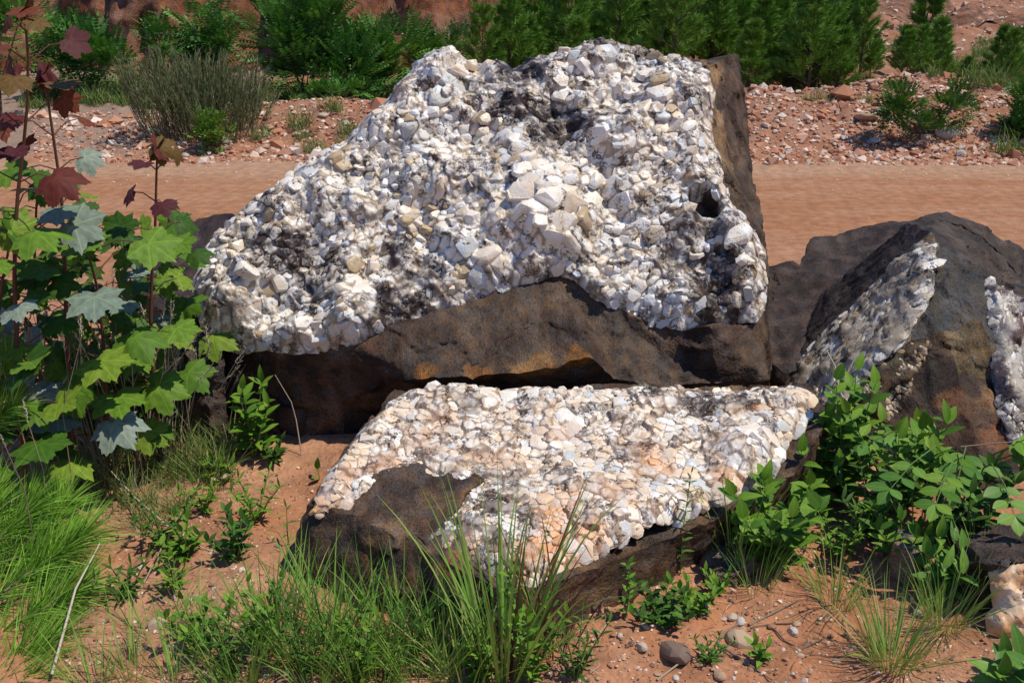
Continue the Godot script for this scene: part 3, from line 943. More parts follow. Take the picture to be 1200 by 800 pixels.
	var base_paint := func(q: Vector2) -> Color:
		var w: float = field.call(q, stains, 9.0)
		var ru: float = field.call(q, rusty, 8.0)
		var nn := nf.get_noise_2d(q.x * 14.0, q.y * 14.0)
		var col := Color(0.82, 0.78, 0.72).lerp(Color(0.62, 0.48, 0.36), clampf(0.4 + nn * 1.2, 0, 1))
		col = col.lerp(Color(0.24, 0.16, 0.12), smoothstep(-0.7, -0.95, ne.get_noise_2d(q.x * 24.0, q.y * 24.0)) * 0.8)
		return col.lerp(Color(0.5, 0.26, 0.13), ru * 0.8).lerp(Color(0.09, 0.07, 0.065), w)
	part(th, "quartz_crust", crust_mesh(c, 0.008, base_paint).mesh(th.position, M.quartz1))
	var big: Array = []
	for s in [[870, 505, 40], [455, 500, 50], [520, 510, 40], [930, 465, 24], [670, 490, 30], [840, 555, 40], [590, 460, 40]]: big.push_back([flat_at(c, s[0], s[1]), s[2] * m])
	var fine_at := flat_at(c, 600, 600)
	var size := func(q: Vector2) -> float:
		var w: float = field.call(q, stains, 9.0)
		if w > 0.6 and rng.randf() < 0.6: return 0.0
		if ns.get_noise_2d(q.x * 8.0 + 20.0, q.y * 8.0) > 0.25 and rng.randf() < 0.4: return 0.0
		var r := 0.015 + 0.007 * ns.get_noise_2d(q.x * 7.0, q.y * 7.0)
		for b in big: r += 0.011 * smoothstep(1.3, 0.5, q.distance_to(b[0]) / b[1])
		r -= 0.004 * smoothstep(0.35, 0.1, q.distance_to(fine_at))
		return r * (1.0 - 0.3 * w) * (1.0 + 0.35 * maxf(0, rng.randfn(0, 0.6)))
	var look := func(q: Vector2) -> Array:
		var w: float = field.call(q, stains, 9.0)
		var ru: float = field.call(q, rusty, 8.0)
		var t := clampf(nf.get_noise_2d(q.x * 4.0, q.y * 4.0) * 1.4 + rng.randfn(0.25, 0.3), 0, 1)
		var col := Color(0.84, 0.81, 0.76).lerp(Color(0.8, 0.63, 0.45), t * 0.85)
		if rng.randf() < 0.14: col = Color(0.6, 0.62, 0.63)
		col = col.lerp(Color(0.74, 0.4, 0.19), clampf(ru * rng.randf_range(0.4, 1.2), 0, 0.95))
		var lv := 0
		var u := w + rng.randf_range(-0.12, 0.2) + nf.get_noise_2d(q.x * 11.0, q.y * 11.0 + 5.0) * 0.3
		if u > 0.2: lv = 1
		if u > 0.5: lv = 2
		if u > 0.85: lv = 3
		return [col, lv, 0.26, 0.03, 0.0]
	crystals(th, c, 0.006, 0.028, 90000, size, look, 0.2, 1.15)

# ---------- the tilted boulder at the right ----------
func build_right_boulder() -> void:
	var th := thing("quartz_boulder", "tilted dark boulder with grey streaked quartz face beside the largest boulder", "boulder", Vector3(1.45, 0.0, -3.5))
	var P := func(a: Array) -> PackedVector3Array: return PackedVector3Array(a)
	var a0 := at_z(1086, 275, 3.72); var a1 := at_z(1100, 288, 3.66); var a2 := at_z(1060, 262, 3.95); var a3 := at_z(1100, 248, 4.1); var a4 := at_z(1150, 264, 4.15); var a5 := at_z(1188, 290, 4.1); var a6 := at_z(1192, 325, 4.0)
	var b0 := at_z(1092, 335, 3.52); var b1 := at_z(1062, 398, 3.36); var b2 := at_z(1015, 445, 3.28); var b3 := at_z(985, 500, 3.24); var b4 := at_z(912, 448, 3.72)
	var c0 := at_z(1140, 312, 3.6); var c1 := at_z(1158, 345, 3.5); var c2 := at_z(1140, 372, 3.42); var c3 := at_z(1100, 392, 3.37); var c4 := at_z(1162, 410, 3.36); var c5 := at_z(1112, 440, 3.3); var c6 := at_z(1158, 440, 3.32)
	var d0 := at_z(1195, 352, 3.5); var d1 := at_z(1207, 430, 3.36); var d2 := at_z(1212, 545, 3.1); var d3 := at_z(1185, 530, 3.1); var d4 := at_z(1165, 480, 3.24)
	var e0 := at_z(1300, 330, 4.0); var e1 := at_z(1310, 560, 3.3)
	var gy := -0.08
	var g := func(px: float, py: float) -> Vector3:
		var p := at_h(px, py, 0.0)
		return Vector3(p.x, gy, p.z)
	var g0: Vector3 = g.call(930, 478); var g1: Vector3 = g.call(990, 545); var g2: Vector3 = g.call(1090, 560); var g3: Vector3 = g.call(1185, 580); var g4: Vector3 = g.call(1310, 570)
	var h0 := Vector3(1.2, gy, -4.6); var h1 := Vector3(2.8, gy, -4.5)
	var faces := [["quartz", P.call([a0, a1, b0, b1, b2, b4])], ["quartz", P.call([b2, b3, b4])], ["back", P.call([a0, b4, a2])],
		["ridge", P.call([a0, a2, a3, a4, c0, a1])], ["ridge2", P.call([a4, a5, a6, d0, c1, c0])],
		["grey", P.call([a1, c0, c1, c2, b0])], ["grey2", P.call([b0, c2, c3, b1])], ["tan", P.call([c3, c2, c4, c6, c5])], ["grey", P.call([c1, c4, c2])],
		["cavity", P.call([b1, c3, c5, g2, g1, b3, b2])], ["cavity2", P.call([c5, c6, d4, g3, g2])],
		["vein", P.call([c1, d0, d1, d2, d3, d4, c6, c4])], ["rust", P.call([d4, d3, d2, g3])],
		["right", P.call([a6, e0, e1, d2, d1, d0])], ["right", P.call([e1, g4, g3, d2])],
		["back", P.call([a2, a3, h0])], ["back", P.call([a3, a4, a5, h1, h0])], ["back", P.call([a5, a6, e0, h1])], ["back", P.call([e0, e1, g4, h1])], ["back", P.call([b4, a2, h0])], ["back", P.call([b4, b3, g1, g0])], ["back", P.call([b4, g0, h0])],
		["base", P.call([g0, g1, g2, g3, g4, h1, h0])]]
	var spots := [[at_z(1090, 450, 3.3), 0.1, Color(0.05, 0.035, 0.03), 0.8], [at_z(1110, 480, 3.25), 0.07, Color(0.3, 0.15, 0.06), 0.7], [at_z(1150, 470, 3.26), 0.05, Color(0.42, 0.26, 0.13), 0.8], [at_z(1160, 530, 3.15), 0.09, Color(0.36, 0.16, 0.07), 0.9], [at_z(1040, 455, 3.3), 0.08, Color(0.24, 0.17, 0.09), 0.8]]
	var paint := func(p: Vector3, tag: String) -> Color:
		var a := nf.get_noise_3dv(p * 5.0)
		var b := nf.get_noise_3d(p.x * 26.0 + p.y * 18.0, p.y * 7.0 - p.x * 4.0, p.z * 9.0)
		var t := clampf(0.5 + a * 1.5, 0, 1)
		var col := Color(0.07, 0.062, 0.06).lerp(Color(0.13, 0.11, 0.1), t)
		match tag:
			"quartz": 
				col = Color(0.34, 0.3, 0.25).lerp(Color(0.52, 0.49, 0.44), t)
				col = col.lerp(Color(0.13, 0.105, 0.08), clampf(b * 2.2, 0, 0.8))
				col = col.lerp(Color(0.3, 0.2, 0.11), clampf(nf.get_noise_3dv(p * 3.0 + Vector3(9, 0, 0)) * 1.8, 0, 0.55))
			"grey", "grey2": col = Color(0.1, 0.099, 0.098).lerp(Color(0.17, 0.165, 0.16), t)
			"ridge", "ridge2": col = Color(0.085, 0.068, 0.058).lerp(Color(0.15, 0.12, 0.1), t)
			"tan": col = Color(0.3, 0.235, 0.13).lerp(Color(0.22, 0.16, 0.085), t)
			"vein": col = Color(0.6, 0.59, 0.57).lerp(Color(0.14, 0.11, 0.11), clampf(a * 2.2 + 0.1, 0, 1))
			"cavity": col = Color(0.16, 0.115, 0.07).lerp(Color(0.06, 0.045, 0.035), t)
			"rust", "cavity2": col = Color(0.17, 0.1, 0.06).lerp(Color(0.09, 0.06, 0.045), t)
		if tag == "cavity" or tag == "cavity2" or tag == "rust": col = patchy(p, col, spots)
		return col
	part(th, "host_rock", rock_mesh(faces, 0.018, Vector3(0.014, 0.008, 0.003), paint).mesh(th.position, M.dark_rock))
	# streaked quartz face: long ribs
	var q1 := make_crust(b4, b2, a0, [[1086, 279], [1097, 290], [1090, 335], [1078, 362], [1061, 396], [1038, 422], [1013, 444], [985, 496], [955, 478], [918, 446], [940, 415], [972, 382], [1005, 348], [1050, 305]])
	q1.roll = 0.02; q1.rollw = 0.03; q1.lumps = 0.012; 
	if q1.N.dot(Vector3(-0.3, 0.6, 0.6)) < 0: q1.N = -q1.N; q1.B = q1.N.cross(q1.A)
	q1.line.clear()
	for q in [[1086, 279], [1097, 290], [1090, 335], [1078, 362], [1061, 396], [1038, 422], [1013, 444], [985, 496], [955, 478], [918, 446], [940, 415], [972, 382], [1005, 348], [1050, 305]]: q1.line.push_back(flat_at(q1, q[0], q[1]))
	q1.o += q1.N * 0.012
	var base1 := func(q: Vector2) -> Color: return Color(0.48, 0.43, 0.36).lerp(Color(0.24, 0.2, 0.16), clampf(0.5 + nf.get_noise_2d(q.x * 12.0, q.y * 12.0), 0, 1))
	part(th, "quartz_crust", crust_mesh(q1, 0.02, base1).mesh(th.position, M.quartz1))
	var edge_hi := flat_at(q1, 1080, 350)
	crystals(th, q1, 0.005, 0.016, 30000, func(q): return 0.0 if q1.edge(q) < 0.013 else 0.0105 + maxf(0, rng.randfn(0, 0.003)), func(q):
		var t := clampf(0.45 + nf.get_noise_2d(q.x * 5.0, q.y * 5.0) * 1.5 + rng.randfn(0, 0.2), 0, 1)
		var col := Color(0.6, 0.58, 0.54).lerp(Color(0.45, 0.36, 0.25), t)
		if q1.edge(q) < 0.03 and q.y > edge_hi.y * 0.3: col = Color(0.72, 0.72, 0.7)
		return [col, 2 if rng.randf() < 0.2 else 1, 0.4, 0.04, 0.1], atan2(flat_at(q1, 1086, 290).y - flat_at(q1, 960, 450).y, flat_at(q1, 1086, 290).x - flat_at(q1, 960, 450).x), 2.6)
	# white vein at its right edge
	var vl := [[1152, 335], [1166, 332], [1190, 348], [1196, 380], [1201, 430], [1206, 480], [1209, 540], [1196, 548], [1182, 520], [1172, 480], [1166, 440], [1160, 400], [1154, 365]]
	var q2 := make_crust(c1, d0, d3, vl)
	if q2.N.z < 0: q2.N = -q2.N; q2.B = q2.N.cross(q2.A)
	q2.line.clear()
	for q in vl: q2.line.push_back(flat_at(q2, q[0], q[1]))
	q2.o += q2.N * 0.03
	q2.roll = 0.03; q2.rollw = 0.04; q2.lumps = 0.02
	var strip := func(q: Vector2) -> float: return nf.get_noise_2d(q.x * 9.0 + 3.0, q.y * 5.0)
	part(th, "quartz_crust", crust_mesh(q2, 0.02, func(q): return Color(0.16, 0.12, 0.12) if strip.call(q) > 0.1 else Color(0.4, 0.37, 0.33)).mesh(th.position, M.quartz1))
	crystals2(th, q2, 0.0125, 9000, func(q): return 0.0 if strip.call(q) > 0.16 else 0.0115, Color(0.74, 0.74, 0.72), Color(0.6, 0.57, 0.52))
	# small crystals in the cavity
	var cl := [[1020, 425], [1062, 402], [1095, 398], [1092, 425], [1070, 450], [1060, 490], [1035, 500], [1005, 485], [998, 455]]
	var q3 := make_crust(b1, b3, c3, cl)
	if q3.N.z < 0: q3.N = -q3.N; q3.B = q3.N.cross(q3.A)
	q3.line.clear()
	for q in cl: q3.line.push_back(flat_at(q3, q[0], q[1]))
	q3.o += q3.N * 0.032
	q3.roll = 0.03; q3.rollw = 0.04; q3.lumps = 0.03
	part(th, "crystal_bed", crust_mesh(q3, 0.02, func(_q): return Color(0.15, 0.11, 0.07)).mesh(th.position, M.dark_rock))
	crystals2(th, q3, 0.012, 12000, func(_q): return 0.0095, Color(0.58, 0.5, 0.38), Color(0.36, 0.27, 0.16))

func crystals2(th: Node3D, c: Crust, rmax: float, tries: int, size: Callable, ca: Color, cb: Color) -> void:   # a plain crystal bed, joined
	var before := th.get_child_count()
	crystals(th, c, rmax * 0.5, rmax * 1.6, tries, size, func(_q): return [ca.lerp(cb, rng.randf()), 1 if rng.randf() < 0.6 else 2, 0.6, 0.03, 0.1], 1.4, 1.5)

# ---------- the other rocks ----------
func block(called: String, label: String, top: Array, drop: Array, dark: Color, light: Color, limit := 0.025, rough := Vector3(0.02, 0.01, 0.003), spots: Array = []) -> Node3D:
	# top: the upper face as places; drop: how far each of them goes outwards on the way down to the ground
	var mid := Vector3.ZERO
	for p in top: mid += p
	mid /= top.size()
	var th := thing(called, label, "rock", Vector3(mid.x, 0, mid.z))
	var low: Array = []
	for k in top.size():
		var o: Vector3 = top[k] - mid
		o.y = 0
		low.push_back(Vector3(top[k].x, -0.08, top[k].z) + o.normalized() * float(drop[k]))
	var faces := [["top", PackedVector3Array(top)], ["base", PackedVector3Array(low)]]
	for k in top.size():
		var e := (k + 1) % top.size()
		faces.push_back(["s%d" % k, PackedVector3Array([top[k], top[e], low[e], low[k]])])
	var paint := func(p: Vector3, _t: String) -> Color: return patchy(p, dark.lerp(light, clampf(0.5 + nf.get_noise_3dv(p * 6.0) * 1.5, 0, 1)), spots)
	part(th, "body", rock_mesh(faces, limit, rough, paint).mesh(th.position, M.dark_rock))
	return th

func build_small_rocks() -> void:
	var da := Color(0.075, 0.055, 0.05)
	var li := Color(0.13, 0.098, 0.085)
	block("dark_rock", "wide dark brown slab lying between the two quartz boulders by the road", [at_z(880, 322, 4.55), at_z(935, 312, 4.6), at_z(955, 280, 4.8), at_z(1005, 268, 4.9), at_z(1045, 262, 4.9), at_z(1090, 258, 4.8), at_z(1100, 330, 4.3), at_z(1000, 420, 3.75), at_z(915, 442, 3.62), at_z(880, 420, 3.75)], [0.05, 0.05, 0.05, 0.05, 0.05, 0.05, 0.0, 0.0, 0.02, 0.0], da, li, 0.03)
	block("dark_rock", "dark purplish slab behind the tilted boulder at the road edge", [at_z(1175, 330, 4.3), at_z(1230, 322, 4.4), at_z(1330, 330, 4.4), at_z(1330, 420, 3.8), at_z(1190, 450, 3.75)], [0.03, 0.05, 0.05, 0.03, 0.0], Color(0.07, 0.052, 0.055), Color(0.11, 0.085, 0.085), 0.04)
	block("dark_rock", "purple-brown slab behind the maple saplings, touching the largest boulder", [at_z(150, 330, 4.2), at_z(170, 290, 4.4), at_z(212, 262, 4.6), at_z(258, 255, 4.6), at_z(290, 262, 4.5), at_z(280, 360, 3.9), at_z(215, 385, 3.75)], [0.03, 0.04, 0.04, 0.03, 0.0, 0.0, 0.02], Color(0.08, 0.058, 0.058), Color(0.14, 0.105, 0.1), 0.03)
	block("brown_rock", "upright brown stone wedged under the largest boulder beside the dry grass", [at_z(218, 385, 3.5), at_z(240, 375, 3.55), at_z(252, 402, 3.42), at_z(262, 432, 3.33), at_z(244, 446, 3.3), at_z(216, 420, 3.38)], [0.02, 0.0, 0.0, 0.02, 0.04, 0.04], Color(0.12, 0.09, 0.08), Color(0.19, 0.15, 0.13), 0.02)
	block("brown_rock", "flat brown stone in the shade under the largest boulder, beside a leafy weed", [at_z(300, 466, 3.42), at_z(345, 464, 3.42), at_z(405, 482, 3.4), at_z(400, 492, 3.36), at_z(335, 482, 3.36)], [0.02, 0.0, 0.0, 0.0, 0.0], Color(0.09, 0.07, 0.065), Color(0.15, 0.12, 0.11), 0.02)
	# the rock in the corner, dark with a pale orange quartz face
	var th := block("dark_rock", "dark rock with a pale orange quartz face, low by the grass tufts", [at_z(1118, 634, 2.42), at_z(1150, 616, 2.5), at_z(1215, 608, 2.55), at_z(1290, 612, 2.5), at_z(1290, 690, 2.2), at_z(1205, 664, 2.26), at_z(1160, 664, 2.27), at_z(1128, 662, 2.34)], [0.02, 0.02, 0.02, 0.02, 0.0, 0.0, 0.0, 0.02], Color(0.085, 0.065, 0.058), Color(0.15, 0.12, 0.105), 0.018, Vector3(0.012, 0.014, 0.005))
	var vl := [[1160, 664], [1182, 656], [1206, 660], [1290, 664], [1290, 760], [1210, 762], [1184, 752], [1158, 745], [1157, 722], [1166, 712], [1162, 690]]
	var q := make_crust(at_z(1160, 700, 2.23), at_z(1290, 700, 2.19), at_z(1200, 660, 2.26), vl)
	q.roll = 0.03; q.rollw = 0.04; q.lumps = 0.016
	q.o += q.N * 0.015
	part(th, "quartz_face", crust_mesh(q, 0.012, func(p):
		var n := nf.get_noise_2d(p.x * 8.0, p.y * 8.0)
		return Color(0.7, 0.52, 0.36).lerp(Color(0.62, 0.33, 0.15), clampf(0.3 + n * 1.8, 0, 1)).lerp(Color(0.76, 0.68, 0.56), clampf(-n * 1.6, 0, 0.8))).mesh(th.position, M.quartz0))
	block("brown_rock", "rough grey-brown stone at the foot of the quartz slab beside the broad-leaved weed", [at_z(812, 640, 2.55), at_z(835, 618, 2.62), at_z(872, 615, 2.62), at_z(880, 640, 2.5), at_z(850, 668, 2.42), at_z(818, 668, 2.44)], [0.02, 0.02, 0.02, 0.02, 0.03, 0.03], Color(0.25, 0.18, 0.13), Color(0.4, 0.31, 0.24), 0.014, Vector3(0.01, 0.012, 0.006))
	block("brown_rock", "grey stone half buried among the weeds behind the grass tufts", [at_z(1040, 640, 2.48), at_z(1046, 622, 2.56), at_z(1075, 622, 2.56), at_z(1080, 645, 2.46), at_z(1062, 655, 2.43)], [0.0, 0.02, 0.02, 0.02, 0.01], Color(0.3, 0.25, 0.21), Color(0.4, 0.35, 0.3), 0.014, Vector3(0.006, 0.008, 0.004))

# ---------- leaf and blade shapes, shared by all plants ----------
func oval_leaf(width: float, fold: float, curl: float, belly: float, teeth: float) -> ArrayMesh:   # lies along +Z, one unit long
	var mb := MB.new()
	var nseg := 8
	var rows: Array = []
	for k in nseg + 1:
		var t := k / float(nseg)
		var w := width * pow(sin(PI * pow(t, belly)), 0.85) * (1.0 + (teeth if k % 2 else -teeth))
		if k == 0 or k == nseg: w = 0.002
		var y := -curl * t * t
		rows.push_back([Vector3(-w, y + w * fold, t), Vector3(0, y, t), Vector3(w, y + w * fold, t)])
	for k in nseg:
		for s in 2:
			mb.quad(rows[k][s], rows[k + 1][s], rows[k + 1][s + 1], rows[k][s + 1], Color.WHITE)
	mb.smooth()
	for p in mb.v: mb.uv.push_back(Vector2(0.5 + p.x / (width * 2.4), p.z))
	return mb.mesh()

func lobed_leaf(curl: float, cup: float, sd: int) -> ArrayMesh:          # five pointed lobes with teeth, petiole joint at the origin
	var r := RandomNumberGenerator.new()
	r.seed = sd
	var half := [[0, 1.0], [5, 0.87], [9, 0.89], [13, 0.78], [18, 0.79], [22, 0.68], [27, 0.66], [33, 0.76], [38, 0.84], [43, 0.83], [48, 0.95], [53, 0.82], [58, 0.83], [63, 0.72], [69, 0.71], [75, 0.6], [83, 0.66], [90, 0.66], [98, 0.76], [105, 0.62], [113, 0.6], [122, 0.5], [135, 0.46], [150, 0.36], [168, 0.2]]
	var ring: Array = []
	for q in half: ring.push_back([deg_to_rad(q[0]), q[1] * r.randf_range(0.94, 1.06)])
	for k in range(half.size() - 1, 0, -1): ring.push_back([-deg_to_rad(half[k][0]), half[k][1] * r.randf_range(0.94, 1.06)])
	var put := func(an: float, d: float) -> Vector3:
		var x := sin(an) * d; var z := cos(an) * d * 0.92
		return Vector3(x, -curl * (x * x + z * z) + cup * absf(x) * 0.5 + 0.022 * cos(an * 7.4) * d - 0.03 * sin(x * 9.0 + z * 7.0 + sd) * d, z)
	var mb := MB.new()
	var m := ring.size()
	for k in m:
		var a: Array = ring[k]; var b: Array = ring[(k + 1) % m]
		var a2: Vector3 = put.call(a[0], a[1]); var b2: Vector3 = put.call(b[0], b[1])
		var a1: Vector3 = put.call(a[0], a[1] * 0.5); var b1: Vector3 = put.call(b[0], b[1] * 0.5)
		mb.tri(Vector3.ZERO, a1, b1, Color.WHITE)
		mb.quad(a1, a2, b2, b1, Color.WHITE)
	mb.smooth()
	for p in mb.v: mb.uv.push_back(Vector2(0.5 + p.x * 0.5, clampf((p.z + 0.5) / 1.5, 0, 1)))
	return mb.mesh()

func blade_shape(bend: float, twist: float, width: float) -> ArrayMesh:               # grows along +Y and bends towards +Z, one unit long
	var mb := MB.new()
	var nseg := 7
	var p := Vector3.ZERO
	var rows: Array = []
	for k in nseg + 1:
		var t := k / float(nseg)
		var an := bend * t * t
		var w := 0.5 * (1.0 - pow(t, 2.2)) * (0.6 + 0.4 * minf(1.0, t * 5.0)) + 0.015
		var side := Vector3(cos(twist * t), 0, sin(twist * t)) * w * width
		rows.push_back([p - side, p + Vector3(0, 0, -0.25 * width * (1.0 - t)), p + side])
		p += Vector3(0, cos(an), sin(an)) / nseg
	for k in nseg:
		mb.quad(rows[k][0], rows[k][1], rows[k + 1][1], rows[k + 1][0], Color.WHITE)
		mb.quad(rows[k][1], rows[k][2], rows[k + 1][2], rows[k + 1][1], Color.WHITE)
	mb.smooth()
	return mb.mesh()

func pebble_shape(sd: int) -> MB:
	var r := RandomNumberGenerator.new()
	r.seed = sd
	var ico: Array = []
	var ph := (1.0 + sqrt(5.0)) / 2.0
	for v in [Vector3(-1, ph, 0), Vector3(1, ph, 0), Vector3(-1, -ph, 0), Vector3(1, -ph, 0), Vector3(0, -1, ph), Vector3(0, 1, ph), Vector3(0, -1, -ph), Vector3(0, 1, -ph), Vector3(ph, 0, -1), Vector3(ph, 0, 1), Vector3(-ph, 0, -1), Vector3(-ph, 0, 1)]:
		ico.push_back(v.normalized())
	var tris := [[0, 11, 5], [0, 5, 1], [0, 1, 7], [0, 7, 10], [0, 10, 11], [1, 5, 9], [5, 11, 4], [11, 10, 2], [10, 7, 6], [7, 1, 8], [3, 9, 4], [3, 4, 2], [3, 2, 6], [3, 6, 8], [3, 8, 9], [4, 9, 5], [2, 4, 11], [6, 2, 10], [8, 6, 7], [9, 8, 1]]
	var planes: Array = []
	for k in 7: planes.push_back([Vector3(r.randfn(), r.randfn(), r.randfn()).normalized(), r.randf_range(0.55, 0.9)])
	var f := Vector3(r.randf_range(0.8, 1.2), r.randf_range(0.5, 0.85), r.randf_range(0.65, 1.0))
	var shape := func(p: Vector3) -> Vector3:
		var q := p.normalized()
		var d := 1.0
		for pl in planes:
			var t: float = q.dot(pl[0])
			if t > 0.01: d = minf(d, pl[1] / t)
		return q * d * f
	var mb := MB.new()
	for t in tris:
		var a: Vector3 = ico[t[0]]; var b: Vector3 = ico[t[1]]; var c: Vector3 = ico[t[2]]
		var ab := a + b; var bc := b + c; var ca := c + a
		for q in [[a, ab, ca], [ab, b, bc], [ca, bc, c], [ab, bc, ca]]: mb.tri(shape.call(q[0]), shape.call(q[1]), shape.call(q[2]), Color.WHITE)
	var flat := mb.n.duplicate()
	mb.smooth()
	for k in flat.size(): mb.n[k] = flat[k].lerp(mb.n[k], 0.25).normalized()
	return mb

func aim(dir: Vector3, up: Vector3, len: float, wide := -1.0) -> Basis:   # +Z along dir, +Y near up
	var z := dir.normalized()
	var x := up.cross(z)
	x = Vector3.RIGHT if x.length() < 1e-4 else x.normalized()
	var y := z.cross(x)
	var w := len if wide < 0 else wide
	return Basis(x * w, y * len, z * len)

func greens(called: String, cols: Array, rough := 0.45, back := Color(0.5, 0.55, 0.25), veins: Texture2D = null) -> void:
	var list: Array = []
	for c in cols:
		var m := plain_mat(c, rough, back)
		if veins: m.albedo_texture = veins
		list.push_back(m)
	M[called] = list

func prepare_plants() -> void:
	L.oval = [oval_leaf(0.2, 0.25, 0.18, 0.8, 0.0), oval_leaf(0.23, 0.15, 0.05, 0.85, 0.0), oval_leaf(0.18, 0.35, 0.3, 0.8, 0.0)]
	L.toothed = [oval_leaf(0.26, 0.2, 0.2, 0.72, 0.07), oval_leaf(0.3, 0.1, 0.1, 0.7, 0.07), oval_leaf(0.25, 0.3, 0.35, 0.7, 0.06)]
	L.round = [oval_leaf(0.27, 0.12, 0.06, 1.0, 0.0), oval_leaf(0.3, 0.05, 0.12, 1.0, 0.0)]
	L.narrow = [oval_leaf(0.1, 0.3, 0.15, 0.9, 0.0), oval_leaf(0.12, 0.2, 0.3, 0.9, 0.0)]
	L.lobed = [lobed_leaf(0.12, 0.1, 1), lobed_leaf(0.3, 0.05, 2), lobed_leaf(0.05, 0.3, 3), lobed_leaf(0.45, -0.1, 4), lobed_leaf(0.2, 0.2, 5)]
	L.blade = []
	L.thin_blade = []
	for k in 8:
		L.blade.push_back(blade_shape(0.15 + 0.25 * k, [-1.2, 0.8, 1.5, -0.4][k % 4], 0.0165))
		L.thin_blade.push_back(blade_shape(0.15 + 0.25 * k, [-1.2, 0.8, 1.5, -0.4][k % 4], 0.0145))
	L.pebble = []
	for k in 6: L.pebble.push_back(pebble_shape(40 + k).mesh())
	greens("maple", [Color(0.13, 0.27, 0.03), Color(0.085, 0.2, 0.025), Color(0.06, 0.15, 0.022), Color(0.19, 0.35, 0.04), Color(0.26, 0.4, 0.05)], 0.55, Color(0.5, 0.55, 0.25), M.vein_lobed)
	greens("maple_red", [Color(0.17, 0.04, 0.035), Color(0.24, 0.07, 0.04), Color(0.13, 0.035, 0.045), Color(0.2, 0.12, 0.04)], 0.62, Color(0.45, 0.25, 0.15), M.vein_lobed)
	greens("silver", [Color(0.34, 0.42, 0.38), Color(0.28, 0.37, 0.32)], 0.6, Color(0.3, 0.35, 0.25), M.vein_lobed)
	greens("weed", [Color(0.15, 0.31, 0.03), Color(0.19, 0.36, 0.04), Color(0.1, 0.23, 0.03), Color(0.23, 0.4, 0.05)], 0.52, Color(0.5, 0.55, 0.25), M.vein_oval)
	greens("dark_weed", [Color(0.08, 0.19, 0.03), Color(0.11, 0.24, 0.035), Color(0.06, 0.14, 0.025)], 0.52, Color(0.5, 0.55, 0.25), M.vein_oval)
	greens("oval", [Color(0.17, 0.34, 0.06), Color(0.22, 0.4, 0.07), Color(0.12, 0.27, 0.05)], 0.42, Color(0.5, 0.55, 0.25), M.vein_oval)
	greens("grass", [Color(0.15, 0.31, 0.05), Color(0.19, 0.36, 0.06), Color(0.11, 0.24, 0.04), Color(0.24, 0.36, 0.08)], 0.5, Color(0.4, 0.45, 0.2))
	greens("grass2", [Color(0.19, 0.33, 0.05), Color(0.25, 0.37, 0.07), Color(0.14, 0.26, 0.04), Color(0.36, 0.36, 0.15)], 0.5, Color(0.4, 0.45, 0.2))
	greens("purple", [Color(0.12, 0.03, 0.04), Color(0.18, 0.06, 0.05)], 0.5, Color(0.3, 0.2, 0.15))
	M.soft_stem = plain_mat(Color(0.12, 0.2, 0.05), 0.6)
	M.red_stem = plain_mat(Color(0.14, 0.06, 0.04), 0.6)
	M.dead = [plain_mat(Color(0.36, 0.28, 0.19), 0.9), plain_mat(Color(0.24, 0.18, 0.13), 0.9), plain_mat(Color(0.5, 0.43, 0.33), 0.9), plain_mat(Color(0.13, 0.1, 0.08), 0.9)]
	M.pebbles = []
	for c in [Color(0.6, 0.42, 0.3), Color(0.7, 0.6, 0.5), Color(0.74, 0.7, 0.66), Color(0.48, 0.28, 0.18), Color(0.3, 0.22, 0.18), Color(0.66, 0.5, 0.36)]:
		var m := rock_mat(M.earth_tex, null, 4.0, 0.0, 0.9, 0.12)
		m.vertex_color_use_as_albedo = false
		m.albedo_color = c.linear_to_srgb()
		M.pebbles.push_back(m)

func pick(a: Array):
	return a[rng.randi() % a.size()]

func stem_part(th: Node3D, pts: PackedVector3Array, r0: float, r1: float, mat: Material, called := "stem") -> MeshInstance3D:
	var mb := MB.new()
	mb.tube(pts, r0, r1, 6, Color.WHITE)
	return part(th, called, mb.mesh(th.position, mat))

func leaf_part(th: Node3D, shapes: Array, mats: Array, at: Vector3, dir: Vector3, up: Vector3, len: float, called := "leaf") -> MeshInstance3D:
	return part(th, called, pick(shapes), pick(mats), Transform3D(aim(dir, up, len), at - th.position))

func grass_clump(label: String, at: Vector3, n: int, h0: float, h1: float, lean: float, width: float, mats: Array, group := "", odd: Array = [], odd_share := 0.0, base_r := 0.05) -> Node3D:
	var th := thing("grass_clump", label, "grass", at, group)
	for k in n:
		var an := rng.randf() * TAU
		var r := base_r * sqrt(rng.randf())
		var h := rng.randf_range(h0, h1)
		var tilt := lean * (0.25 + 0.75 * rng.randf()) * rng.randf_range(0.5, 1.1)
		var b := Basis(Vector3.UP, an) * Basis(Vector3.RIGHT, tilt) * Basis(Vector3.UP, rng.randf_range(-0.5, 0.5))
		part(th, "blade", (L.blade if width > 0.0052 else L.thin_blade)[clampi(int(absf(rng.randfn(0.8, 1.6))), 0, 7)], pick(odd if rng.randf() < odd_share else mats), Transform3D(b.scaled(Vector3.ONE * h), Vector3(sin(an) * r, -0.01, cos(an) * r)))
	return th

